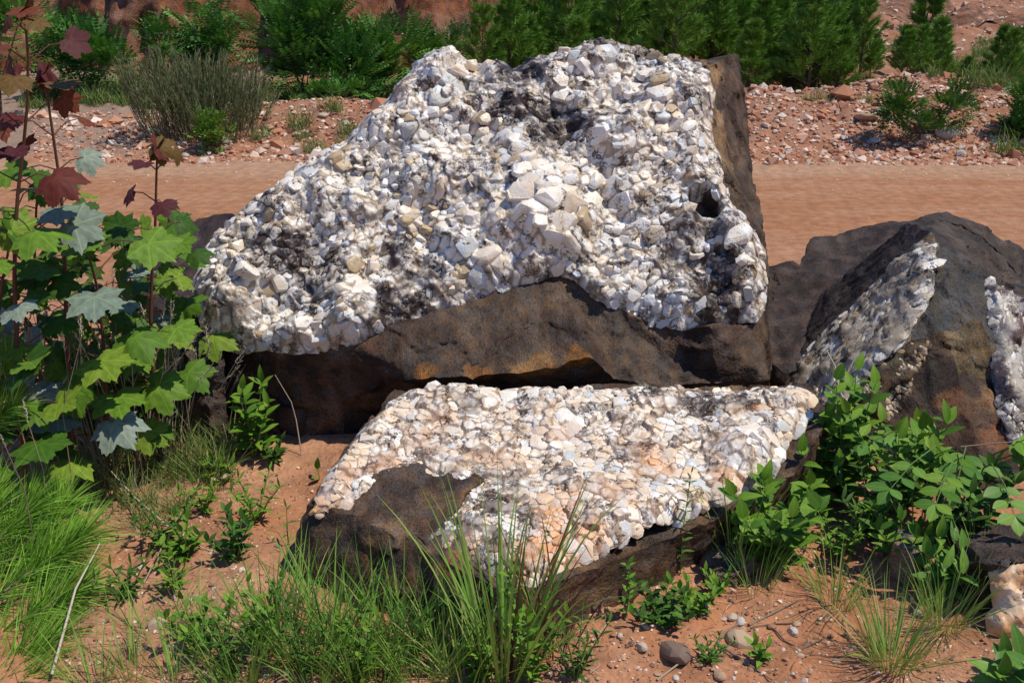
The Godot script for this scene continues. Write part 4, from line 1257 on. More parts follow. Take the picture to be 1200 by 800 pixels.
func tuft_mesh(n: int, h0: float, h1: float, lean: float, width: float, base_r: float, cols: Array) -> ArrayMesh:   # thin blades joined
	var mb := MB.new()
	for k in n:
		var an := rng.randf() * TAU
		var r := base_r * sqrt(rng.randf())
		var dir := Vector3(sin(an), 0, cos(an))
		var h := rng.randf_range(h0, h1)
		var tilt := lean * rng.randf_range(0.15, 1.1)
		var bend := rng.randf_range(0.1, 0.9)
		var p := Vector3(sin(an * 1.7 + k), 0, cos(an * 1.7 + k)) * r - Vector3(0, 0.01, 0)
		var side := dir.cross(Vector3.UP).rotated(Vector3.UP, rng.randf_range(-1, 1)) * width * 0.5
		var c: Color = pick(cols)
		c = c * rng.randf_range(0.8, 1.15)
		var prev: Array = [p - side, p + side]
		for s in range(1, 5):
			var t := s / 4.0
			var a := tilt + bend * t * t
			p += (Vector3.UP * cos(a) + dir * sin(a)) * h / 4.0
			var w := side * (1.0 - t * t)
			var row: Array = [p - w, p + w]
			mb.quad(prev[0], prev[1], row[1], row[0], c) if s < 4 else mb.tri(prev[0], prev[1], p, c)
			prev = row
	return mb.mesh(Vector3.ZERO, M.leafy)

func weed(called: String, label: String, at: Vector3, pts: Array, shapes: Array, mats: Array, step: float, len0: float, len1: float, per := 2, stem := 0.004, rise := 0.35, start := 0.15, smat: Material = null) -> Node3D:
	# pts: the stem's places relative to the base; leaves in turns along it
	var th := thing(called, label, "plant", at)
	grow_stem(th, pts, shapes, mats, step, len0, len1, per, stem, rise, start, smat)
	return th

func grow_stem(th: Node3D, pts: Array, shapes: Array, mats: Array, step: float, len0: float, len1: float, per := 2, stem := 0.004, rise := 0.35, start := 0.15, smat: Material = null) -> void:
	var cv := Curve3D.new()
	for k in pts.size():
		var tan: Vector3 = (pts[min(k + 1, pts.size() - 1)] - pts[max(k - 1, 0)]) * 0.2
		cv.add_point(pts[k] + th.position, -tan, tan)
	var total := cv.get_baked_length()
	var line := PackedVector3Array()
	for k in 9: line.push_back(cv.sample_baked(total * k / 8.0))
	stem_part(th, line, stem, stem * 0.4, smat if smat else M.soft_stem)
	var d := total * start
	var turn := rng.randf() * TAU
	while d <= total:
		var t := d / total
		var p := cv.sample_baked(d)
		var len := lerpf(len0, len1, t) * rng.randf_range(0.8, 1.15)
		for k in per:
			var an := turn + TAU * k / per + rng.randf_range(-0.25, 0.25)
			var dir := Vector3(cos(an), rise + 0.5 * t * t + rng.randf_range(-0.2, 0.2), sin(an))
			leaf_part(th, shapes, mats, p, dir, Vector3(rng.randfn(0, 0.15), 1, 0.25), len)
		turn += 2.4 if per == 1 else PI / 2 + rng.randf_range(-0.3, 0.3)
		d += step * rng.randf_range(0.8, 1.2)
	leaf_part(th, shapes, mats, line[8], Vector3(rng.randfn(0, 0.3), 1, rng.randfn(0, 0.3)), Vector3(0, 0.3, 1), len1)

func bush_of(called: String, label: String, at: Vector3, stems: int, height: float, spread: float, shapes: Array, mats: Array, step: float, len0: float, len1: float, per := 2) -> Node3D:
	var th := thing(called, label, "plant", at)
	for s in stems:
		var an := TAU * s / stems + rng.randf_range(-0.5, 0.5)
		var out := Vector3(cos(an), 0, sin(an)) * spread * rng.randf_range(0.3, 1.0)
		var h := height * rng.randf_range(0.65, 1.05)
		grow_stem(th, [out * 0.08, out * 0.5 + Vector3.UP * h * 0.55, out + Vector3.UP * h], shapes, mats, step, len0, len1, per, 0.003)
	return th

# ---------- maple saplings ----------
func sapling(label: String, path: Array, step: float, len0: float, len1: float, red_from: float, silver: float) -> void:
	var base: Vector3 = path[0]
	base.y = H(base.x, base.z)
	var th := thing("maple_sapling", label, "sapling", base)
	var cv := Curve3D.new()
	path[0] = base - Vector3(0, 0.02, 0)
	for k in path.size():
		var tan: Vector3 = (path[min(k + 1, path.size() - 1)] - path[max(k - 1, 0)]) * 0.2
		cv.add_point(path[k], -tan, tan)
	var total := cv.get_baked_length()
	var line := PackedVector3Array()
	for k in 13: line.push_back(cv.sample_baked(total * k / 12.0))
	stem_part(th, line, 0.009, 0.003, M.red_stem)
	var d := 0.2
	var turn := rng.randf() * TAU
	while d <= total:
		var t := d / total
		var p := cv.sample_baked(d)
		var len := lerpf(len0, len1, t * t) * rng.randf_range(0.75, 1.2)
		for k in 2:
			var an := turn + PI * k + rng.randf_range(-0.4, 0.4)
			var out := Vector3(cos(an), 0, sin(an))
			var pet := len * rng.randf_range(0.7, 1.2)
			var tip := p + out * pet * 0.85 + Vector3.UP * pet * rng.randf_range(0.0, 0.5)
			stem_part(th, PackedVector3Array([p, p.lerp(tip, 0.5) + Vector3.UP * pet * 0.12, tip]), 0.0022, 0.0014, M.red_stem, "petiole")
			var mats: Array = M.maple
			if t > red_from: mats = M.maple_red
			elif rng.randf() < silver: mats = M.silver
			var droop := rng.randf_range(-0.9, -0.1) if t > red_from else rng.randf_range(-0.55, 0.15)
			leaf_part(th, L.lobed, mats, tip, out + Vector3(0, droop, 0.25), Vector3(out.x * 0.3, 0.8, 0.7 + rng.randfn(0, 0.25)), len * 0.56)
		turn += PI / 2 + rng.randf_range(-0.4, 0.4)
		d += step * rng.randf_range(0.8, 1.2)
	for k in 3:
		var an := rng.randf() * TAU
		leaf_part(th, L.lobed, M.maple_red if red_from < 1.0 else M.maple, line[12], Vector3(cos(an), -0.4, sin(an)), Vector3(0, 0.6, 0.8), len1 * 0.55)

# ---------- pines ----------
func needle_shoot(mb: MB, a: Vector3, b: Vector3, n: int, len: float, width: float, open: float, cols: Array, tuft := 0.35) -> void:
	var ax := (b - a).normalized()
	var s := ax.cross(Vector3(0.2, 0.95, 0.3)).normalized()
	var u := s.cross(ax)
	for k in n:
		var t := rng.randf()
		t = lerpf(t, 1.0, tuft * rng.randf())
		var an := rng.randf() * TAU
		var o := s * cos(an) + u * sin(an)
		var sp := open * rng.randf_range(0.5, 1.15) * (1.1 - 0.5 * t)
		var d := (ax * cos(sp) + o * sin(sp)).normalized()
		var l := len * rng.randf_range(0.7, 1.1)
		var p := a.lerp(b, t)
		var w := d.cross(Vector3(rng.randfn(), rng.randfn(), rng.randfn())).normalized() * width * 0.5
		var c: Color = pick(cols)
		c = c * rng.randf_range(0.8, 1.2)
		var q := p + d * l * 0.55 + Vector3(0, 0.0, 0)
		var e := p + d * l + Vector3(0, -0.06 * l, 0)
		mb.tri(p - w, p + w, q + w, c); mb.tri(p - w, q + w, q - w, c)
		mb.tri(q - w, q + w, e, c)

func pine_meshes(sd: int, h: float) -> Array:                            # [trunk, crown] of a young pine
	rng.seed = sd
	var tr := MB.new()
	var line := PackedVector3Array()
	var lx := rng.randfn(0, 0.03); var lz := rng.randfn(0, 0.03)
	for k in 7: line.push_back(Vector3(lx * sin(k * 0.8), h * 0.97 * k / 6.0 - 0.05, lz * sin(k * 1.1)))
	tr.tube(line, 0.022 * h, 0.004, 6, Color(0.12, 0.085, 0.06))
	var cr := MB.new()
	var cols := [Color(0.12, 0.25, 0.035), Color(0.16, 0.31, 0.045), Color(0.085, 0.19, 0.03), Color(0.2, 0.35, 0.055)]
	var y := 0.12 * h
	while y < h * 0.95:
		var t := y / h
		var nb := 4 + rng.randi() % 2
		var off := rng.randf() * TAU
		for k in nb:
			var an := off + TAU * k / nb + rng.randf_range(-0.3, 0.3)
			var bl := h * (0.34 * (1.0 - t) + 0.1) * rng.randf_range(0.75, 1.15)
			var el := rng.randf_range(0.35, 0.75) + t * 0.5
			var dir := Vector3(cos(an) * cos(el), sin(el), sin(an) * cos(el))
			var a := Vector3(line[0].x, y, line[0].z)
			var b := a + dir * bl
			tr.tube(PackedVector3Array([a, a.lerp(b, 0.5), b]), 0.006 * h, 0.002, 4, Color(0.13, 0.09, 0.06))
			needle_shoot(cr, a.lerp(b, 0.3), b, int(70 + 60 * (1.0 - t)), 0.14, 0.006, 0.85, cols)
			for e in 2:
				var q := a.lerp(b, rng.randf_range(0.35, 0.75))
				var side := dir.cross(Vector3.UP).normalized() * (1.0 if e == 0 else -1.0)
				var d2 := (dir + side * 0.8 + Vector3.UP * 0.3).normalized()
				needle_shoot(cr, q, q + d2 * bl * 0.45, 55, 0.13, 0.006, 0.85, cols)
		y += h * rng.randf_range(0.1, 0.15)
	needle_shoot(cr, Vector3(0, h * 0.86, 0), Vector3(0, h, 0), 110, 0.14, 0.006, 0.6, cols)
	return [tr.mesh(Vector3.ZERO, M.stem), cr.mesh(Vector3.ZERO, M.needle)]

# ---------- bushes beyond the road ----------
func frond_crown(n: int, rx: float, ry: float, rz: float, lf: float, cols: Array, pairs: int, stems: MB, low := 0.35) -> ArrayMesh:
	# many fronds of paired leaflets in an uneven crown
	var mb := MB.new()
	var lobes: Array = []
	for k in 7: lobes.push_back([Vector3(rng.randfn(0, 0.4) * rx, rng.randf_range(low, 1.1) * ry, rng.randfn(0, 0.35) * rz), rng.randf_range(0.35, 0.6)])
	for l in lobes:
		stems.tube(PackedVector3Array([Vector3(rng.randfn(0, 0.04), -0.05, rng.randfn(0, 0.04)), l[0] * 0.5 + Vector3(rng.randfn(0, 0.05), 0, 0), l[0]]), 0.018, 0.006, 5, Color(0.14, 0.1, 0.07))
	for k in n:
		var lb: Array = pick(lobes)
		var o := Vector3(rng.randfn(), rng.randfn(), rng.randfn()).normalized() * pow(rng.randf(), 0.4) * float(lb[1])
		var p: Vector3 = lb[0] + Vector3(o.x * rx, o.y * ry * 0.8, o.z * rz)
		if p.y < 0.03: continue
		var dir := (o + Vector3(0, 0.25, 0.1)).normalized()
		var up := Vector3(rng.randfn(0, 0.3), 1, rng.randfn(0, 0.3))
		var side := dir.cross(up).normalized()
		up = side.cross(dir)
		var c0: Color = pick(cols)
		for e in pairs * 2 + 1:
			var t := float(e / 2 + 1) / (pairs + 1)
			var s := 1.0 if e % 2 else -1.0
			if e == pairs * 2: s = 0.0
			var q := p + dir * lf * 1.1 * pairs * 0.55 * t - Vector3.UP * lf * t * t * 0.5
			var d := (side * s + dir * (0.55 if s != 0.0 else 2.0) - Vector3.UP * 0.25).normalized()
			var w := d.cross(up).normalized() * lf * 0.2
			var c := c0 * rng.randf_range(0.8, 1.2)
			var m := q + d * lf * 0.5
			mb.tri(q, m + w, q + d * lf, c)
			mb.tri(q, q + d * lf, m - w, c)
	return mb.mesh(Vector3.ZERO, M.leafy)

func bush(called: String, label: String, at: Vector3, n: int, rx: float, ry: float, rz: float, lf: float, cols: Array, pairs: int, low := 0.35) -> Node3D:
	var th := thing(called, label, "bush", at)
	var st := MB.new()
	var m := frond_crown(n, rx, ry, rz, lf, cols, pairs, st, low)
	part(th, "stems", st.mesh(Vector3.ZERO, M.stem))
	part(th, "foliage", m)
	return th

func build_plants() -> void:
	rng.seed = 600
	prepare_plants()
	rng.seed = 610; background_plants()
	rng.seed = 620; left_plants()
	rng.seed = 630; front_plants()
	rng.seed = 640; right_plants()
	rng.seed = 650; ground_litter()

func far_at(px: float, d: float) -> Vector3:                            # on the ground in the direction of a column of the photograph, d metres ahead
	var x := (px - 600.0) / F * d / cos(PITCH) * 0.97
	return Vector3(x, H(x, -d), -d)

func background_plants() -> void:
	var g1 := [Color(0.07, 0.19, 0.04), Color(0.1, 0.25, 0.05), Color(0.05, 0.14, 0.035), Color(0.14, 0.29, 0.08)]
	var g2 := [Color(0.09, 0.23, 0.04), Color(0.13, 0.29, 0.05), Color(0.065, 0.17, 0.035)]
	bush("bush", "broad green bush with compound leaves between the clay cliff and the pale gravel", far_at(130, 13.2), 420, 0.6, 0.75, 0.5, 0.09, g1, 5)
	bush("bush", "small dark tree-like bush above the grey-green brush", far_at(262, 14.2), 260, 0.5, 0.95, 0.4, 0.09, g1, 6)
	bush("bush", "large leafy bush across the road between the brush and the largest boulder", far_at(375, 12.4), 620, 0.62, 0.95, 0.5, 0.085, g1, 6)
	bush("bush", "leafy bush showing just over the largest boulder's lower shoulder", far_at(445, 12.9), 480, 0.5, 0.62, 0.5, 0.085, g2, 6)
	bush("bush", "rounded bush with pale tips near the foot of the bare clay cliff", far_at(520, 14.6), 300, 0.5, 0.48, 0.5, 0.08, g1 + [Color(0.3, 0.34, 0.18)], 5)
	bush("bush", "dark leafy bush across the road behind the maple saplings", far_at(20, 11.5), 520, 0.6, 1.25, 0.6, 0.08, g2, 4)
	bush("bush", "low dark bush on the red gravel bank in front of the pines", far_at(1064, 9.9), 420, 0.42, 0.36, 0.3, 0.05, [Color(0.045, 0.12, 0.03), Color(0.07, 0.17, 0.035), Color(0.11, 0.22, 0.05)], 4, 0.05)
	bush("bush", "upright leafy bush on the gravel bank beside the low dark one", far_at(1170, 10.1), 300, 0.26, 0.42, 0.25, 0.06, [Color(0.06, 0.16, 0.035), Color(0.09, 0.22, 0.05)], 5, 0.1)
	bush("bush", "small yellow-green bush at the foot of the grey-green brush", far_at(262, 9.55), 150, 0.2, 0.25, 0.18, 0.05, [Color(0.12, 0.24, 0.04), Color(0.16, 0.28, 0.05)], 3)
	bush("bush", "scrubby low bush under the leafy thicket by the red bank", far_at(400, 11.6), 200, 0.5, 0.22, 0.3, 0.05, g2, 3)
	bush("bush", "small bush at the very foot of the clay cliff", far_at(215, 15.6), 200, 0.5, 0.7, 0.4, 0.07, g1, 4)
	# grey-green brush of thin stems
	for q in [[228, 10.1, 0.72, "thin-stemmed grey-green brush beside the pale gravel"], [268, 10.0, 0.7, "thin-stemmed grey-green brush nearer the red bank"]]:
		var th := thing("brush", q[3], "brush", far_at(q[0], q[1]))
		var mb := MB.new()
		var st := MB.new()
		for k in 260:
			var an := rng.randf() * TAU
			var r := 0.38 * sqrt(rng.randf())
			var a := Vector3(cos(an), 0, sin(an)) * r
			var h: float = q[2] * rng.randf_range(0.55, 1.1)
			var b := a * 1.5 + Vector3(rng.randfn(0, 0.08), h, rng.randfn(0, 0.08))
			st.tube(PackedVector3Array([a - Vector3(0, 0.03, 0), a.lerp(b, 0.5) + Vector3(rng.randfn(0, 0.02), 0, 0), b]), 0.004, 0.002, 3, [Color(0.2, 0.17, 0.11), Color(0.14, 0.16, 0.07), Color(0.27, 0.24, 0.16)][rng.randi() % 3])
			needle_shoot(mb, a.lerp(b, 0.35), b, 26, 0.07, 0.006, 0.5, [Color(0.12, 0.17, 0.06), Color(0.16, 0.2, 0.09), Color(0.09, 0.14, 0.05), Color(0.22, 0.22, 0.13)], 0.1)
		part(th, "stems", st.mesh(Vector3.ZERO, M.stem))
		part(th, "foliage", mb.mesh(Vector3.ZERO, M.needle))
	# grass beyond the road
	var tuft := tuft_mesh(120, 0.1, 0.3, 0.7, 0.008, 0.14, [Color(0.13, 0.22, 0.05), Color(0.18, 0.26, 0.07), Color(0.24, 0.26, 0.11)])
	var mmi := MultiMeshInstance3D.new()
	var mm := MultiMesh.new()
	mm.transform_format = MultiMesh.TRANSFORM_3D
	mm.mesh = tuft
	var spots: Array = []
	for k in 150:
		var p := far_at(rng.randf_range(60, 470), rng.randf_range(12.2, 14.5))
		spots.push_back(p)
	for k in 260:
		var p := far_at(rng.randf_range(560, 1230), rng.randf_range(12.6, 17.0))
		spots.push_back(p)
	for k in 26: spots.push_back(far_at(pick([rng.randf_range(300, 420), rng.randf_range(880, 1200), rng.randf_range(1120, 1200)]), rng.randf_range(9.4, 12.0)))
	for k in 80: spots.push_back(far_at(rng.randf_range(1040, 1160), rng.randf_range(32, 40)))
	mm.instance_count = spots.size()
	for k in spots.size():
		mm.set_instance_transform(k, Transform3D(Basis(Vector3.UP, rng.randf() * TAU).scaled(Vector3.ONE * rng.randf_range(0.5, 1.2)), spots[k]))
	mmi.multimesh = mm
	mmi.name = "roadside_grass"
	add_child(mmi)
	meta(mmi, "rough green grass growing beyond the road among bushes and pines", "grass", "", "stuff")
	# young pines
	var kinds: Array = []
	for k in 4:
		var ms := pine_meshes(700 + k, [1.15, 1.35, 1.0, 1.5][k])
		var th := Node3D.new()
		part(th, "trunk", ms[0])
		part(th, "crown", ms[1])
		kinds.push_back(th)
	rng.seed = 710
	var placed: Array = []
	var put := func(px: float, d: float, size: float, row: String) -> void:
		var p := far_at(px, d)
		for q in placed:
			if q.distance_to(p) < 0.33: return
		placed.push_back(p)
		var t: Node3D = kinds[rng.randi() % 4].duplicate()
		t.name = numbered("pine_tree")
		add_child(t)
		t.position = p - Vector3(0, 0.03, 0)
		t.rotation.y = rng.randf() * TAU
		t.scale = Vector3.ONE * size
		meta(t, row, "tree", "young pines: " + row)
	var front := "small bushy pine directly behind the red gravel bank"
	var crest := "young pine behind the crest of the largest boulder"
	var deep := "taller young pine deeper in the thicket on the hillside"
	for k in 46: put.call(rng.randf_range(860, 985), rng.randf_range(12.2, 13.6), rng.randf_range(0.62, 0.95), front)
	for k in 26: put.call(rng.randf_range(980, 1250), rng.randf_range(12.1, 13.4), rng.randf_range(0.42, 0.64), front)
	for k in 40: put.call(rng.randf_range(560, 880), rng.randf_range(12.8, 14.8), rng.randf_range(0.7, 1.0), crest)
	for k in 46: put.call(rng.randf_range(590, 940), rng.randf_range(14.5, 19.5), rng.randf_range(0.7, 1.15), deep)
	for k in 14: put.call(rng.randf_range(640, 960), rng.randf_range(19.5, 25.0), rng.randf_range(0.9, 1.4), deep)
	put.call(1052, 13.6, 1.0, "single taller pine standing before the hillside track")
	put.call(1000, 13.0, 1.05, "tall pine at the end of the gravel slope beside the track")
	for k in kinds: k.free()

func left_plants() -> void:
	# maple saplings: [pixels and distances up the stem]
	var P := func(list: Array) -> Array:
		var out: Array = []
		for q in list: out.push_back(at_z(q[0], q[1], q[2]))
		return out
	sapling("tall maple sapling with a bare dark stem above its lobed leaves, by the dry grass", P.call([[82, 560, 2.9], [78, 400, 2.92], [75, 300, 2.92], [72, 230, 2.92], [60, 150, 2.9], [52, 85, 2.88]]), 0.1, 0.19, 0.1, 0.86, 0.14)
	sapling("maple sapling with the most drooping dark red leaves, taller than its neighbours", P.call([[22, 560, 2.75], [16, 320, 2.78], [24, 200, 2.78], [34, 90, 2.75], [28, 10, 2.72]]), 0.075, 0.18, 0.1, 0.66, 0.1)
	sapling("short maple sapling topped by two red-brown leaves before the dirt road", P.call([[178, 470, 3.15], [176, 380, 3.15], [181, 280, 3.12], [183, 200, 3.1], [184, 172, 3.1]]), 0.11, 0.17, 0.12, 0.84, 0.1)
	sapling("low spreading maple sapling with pale leaf undersides, among the taller ones", P.call([[120, 540, 3.0], [122, 420, 3.0], [112, 330, 2.95], [98, 280, 2.92]]), 0.075, 0.2, 0.17, 1.1, 0.18)
	sapling("leafy maple sapling in the dark of the thicket by the purple-brown slab", P.call([[195, 470, 3.4], [200, 380, 3.4], [196, 310, 3.38], [204, 262, 3.36]]), 0.085, 0.18, 0.15, 1.1, 0.05)
	sapling("dense dark maple sapling behind the one with drooping red leaves", P.call([[48, 540, 3.2], [46, 400, 3.2], [40, 300, 3.18], [44, 215, 3.15]]), 0.075, 0.2, 0.15, 1.1, 0.08)
	sapling("maple sapling between the bare-stemmed one and the short red-topped one", P.call([[140, 530, 3.3], [142, 420, 3.3], [148, 330, 3.28], [140, 265, 3.25]]), 0.08, 0.19, 0.15, 1.1, 0.12)
	sapling("low maple sapling growing just behind the bright pine seedling", P.call([[-10, 580, 2.8], [-5, 420, 2.8], [2, 330, 2.78], [14, 270, 2.76]]), 0.085, 0.19, 0.16, 1.1, 0.14)
	# leafy undergrowth
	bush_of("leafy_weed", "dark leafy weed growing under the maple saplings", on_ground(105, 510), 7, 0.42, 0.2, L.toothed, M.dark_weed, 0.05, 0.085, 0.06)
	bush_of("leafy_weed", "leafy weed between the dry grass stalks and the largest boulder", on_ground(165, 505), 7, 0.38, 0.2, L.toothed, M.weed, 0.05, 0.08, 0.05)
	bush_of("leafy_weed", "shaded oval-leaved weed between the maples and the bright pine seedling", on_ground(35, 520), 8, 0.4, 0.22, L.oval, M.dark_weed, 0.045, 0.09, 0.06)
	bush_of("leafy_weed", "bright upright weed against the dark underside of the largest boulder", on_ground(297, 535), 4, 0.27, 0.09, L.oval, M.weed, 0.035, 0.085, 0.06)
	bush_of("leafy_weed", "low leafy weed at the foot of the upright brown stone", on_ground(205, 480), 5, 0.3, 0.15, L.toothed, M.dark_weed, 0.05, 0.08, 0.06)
	# dry stalks with seed heads
	var dry := func(label: String, at: Vector3, n: int, h: float, spread: float) -> void:
		var th := thing("dry_grass", label, "grass", at)
		for k in n:
			var an := rng.randf() * TAU
			var b := Vector3(cos(an), 0, sin(an)) * spread * sqrt(rng.randf())
			var hh := h * rng.randf_range(0.6, 1.1)
			var top := b * 1.6 + Vector3(rng.randfn(0.02, 0.06), hh, rng.randfn(0, 0.05))
			var mid := b.lerp(top, 0.6) + Vector3(rng.randfn(0, 0.02), 0.02, 0)
			var mat: Material = M.dead[pick([0, 0, 2, 1])]
			var st := stem_part(th, PackedVector3Array([at + b - Vector3(0, 0.02, 0), at + b.lerp(mid, 0.5), at + mid, at + top]), 0.0019, 0.0009, mat, "stalk")
			var mb := MB.new()
			var tipd := (top - mid).normalized() + Vector3(rng.randfn(0, 0.2), -0.1, 0)
			for e in 7:
				var q := top + tipd * (e * 0.011)
				mb.tube(PackedVector3Array([q, q + (tipd + Vector3(rng.randfn(0, 0.3), 0.1, rng.randfn(0, 0.3))) * 0.008, q + (tipd + Vector3(rng.randfn(0, 0.4), 0, 0)) * 0.02]), 0.0024, 0.0006, 4, Color.WHITE)
			part(st, "seed_head", mb.mesh(Vector3.ZERO, M.dead[2]))
	dry.call("dry grass stalks with pale seed heads under the maple saplings", on_ground(95, 555), 34, 0.55, 0.18)
	dry.call("dry grass stalks leaning beside the lower end of the largest boulder", on_ground(195, 525), 34, 0.5, 0.14)
	dry.call("tall dry grass stalks between the saplings and the leafy weed", on_ground(148, 552), 30, 0.55, 0.16)
	dry.call("bleached dry grass hanging against the upright brown stone", on_ground(232, 505), 34, 0.36, 0.09)
	dry.call("dry stalks standing over the pine seedling", on_ground(40, 640), 9, 0.55, 0.18)
	# fine grass in tufts
	var cols := [Color(0.17, 0.25, 0.06), Color(0.22, 0.29, 0.08), Color(0.12, 0.19, 0.045), Color(0.33, 0.3, 0.16)]
	var shapes: Array = []
	for k in 4: shapes.push_back(tuft_mesh(110, 0.06, 0.2, 0.8, 0.0028, 0.06, cols))
	for q in [[215, 500], [235, 520], [200, 530], [180, 545], [225, 545], [250, 540], [160, 560], [195, 570], [215, 480], [150, 530], [185, 515], [240, 500], [120, 560], [140, 585], [210, 590], [255, 570], [265, 530], [230, 470], [170, 590], [130, 540], [100, 570], [205, 555], [190, 490], [245, 555], [178, 610]]:
		var t := part(thing("grass_tuft", "fine yellow-green grass tuft on the clay between maples and slab", "grass", on_ground(q[0] + rng.randfn(0, 5), q[1] + rng.randfn(0, 4)), "fine grass tufts left of the rocks"), "blades", pick(shapes), null, Transform3D(Basis(Vector3.UP, rng.randf() * TAU).scaled(Vector3.ONE * rng.randf_range(0.7, 1.25)), Vector3.ZERO))
		meta(t, "", "", "", "stuff")
	# small weeds on the open clay
	var k := 0
	for q in [[190, 640, 0.14, "small weed cluster on the clay beside the pine seedling"], [215, 655, 0.12, "small weed behind the dead stalk that crosses the clay"], [240, 600, 0.1, "small weed on open clay beneath the fine grass"], [275, 655, 0.13, "small upright weed near the quartz slab's brown corner"], [300, 610, 0.16, "upright weed on the bare soil beside the slab's orange tip"], [258, 562, 0.08, "flat rosette weed by the curled pale leaf"], [150, 700, 0.12, "small weed among the pine seedling's needles"], [235, 760, 0.14, "small weed at the edge of the front grass"], [205, 690, 0.09, "tiny weed on the bare red clay"], [320, 540, 0.07, "small sprouting weed beneath the bright upright weed"]]:
		bush_of("small_weed", q[3], on_ground(q[0], q[1]), 5, q[2], q[2] * 0.7, L.oval if k % 2 else L.narrow, M.weed if k % 3 else M.dark_weed, 0.022, 0.05, 0.035)
		k += 1
	# the pine seedling: branches with long bright needles
	var base := on_ground(-40, 800)
	var th := thing("pine_seedling", "large pine seedling with long bright green needles on several branches", "sapling", base)
	var ncols := [Color(0.15, 0.33, 0.03), Color(0.2, 0.4, 0.04), Color(0.11, 0.25, 0.025), Color(0.26, 0.44, 0.07)]
	for b in [[[-60, 745, 2.2], [20, 680, 2.3], [98, 628, 2.42], 420], [[-60, 790, 2.1], [10, 735, 2.2], [92, 690, 2.28], 380], [[-60, 700, 2.3], [-10, 640, 2.42], [40, 590, 2.52], 360], [[-70, 840, 1.98], [0, 790, 2.05], [50, 765, 2.1], 260], [[-80, 760, 2.2], [-30, 650, 2.35], [-5, 575, 2.5], 260], [[-40, 740, 2.3], [40, 650, 2.45], [75, 590, 2.6], 340], [[-60, 820, 2.05], [10, 770, 2.12], [70, 745, 2.18], 340], [[-60, 700, 2.35], [0, 660, 2.4], [60, 640, 2.45], 320], [[-60, 860, 1.9], [-10, 815, 1.98], [40, 800, 2.02], 240]]:
		var pts := PackedVector3Array([base + Vector3(0, 0.1, 0), at_z(b[0][0], b[0][1], b[0][2]), at_z(b[1][0], b[1][1], b[1][2]), at_z(b[2][0], b[2][1], b[2][2])])
		var br := stem_part(th, pts, 0.007, 0.003, M.dead[1], "branch")
		var mb := MB.new()
		needle_shoot(mb, pts[1], pts[2], b[3] / 2, 0.14, 0.0024, 1.0, ncols, 0.0)
		needle_shoot(mb, pts[2], pts[3], b[3], 0.155, 0.0024, 1.05, ncols, 0.25)
		meta(part(br, "needles", mb.mesh(base, M.needle), null), "", "", "", "stuff")
	var base2 := on_ground(-30, 560)
	var th2 := thing("pine_seedling", "small pine seedling with two branches beneath the maples", "sapling", base2)
	for b in [[[-30, 500, 2.75], [10, 430, 2.75], 260], [[-30, 520, 2.7], [14, 475, 2.65], 220]]:
		var pts := PackedVector3Array([base2 - Vector3(0, 0.02, 0), at_z(b[0][0], b[0][1], b[0][2]), at_z(b[1][0], b[1][1], b[1][2])])
		var br := stem_part(th2, pts, 0.006, 0.003, M.dead[1], "branch")
		var mb := MB.new()
		needle_shoot(mb, pts[1], pts[2], b[2], 0.14, 0.0024, 0.8, ncols, 0.2)
		meta(part(br, "needles", mb.mesh(base2, M.needle), null), "", "", "", "stuff")

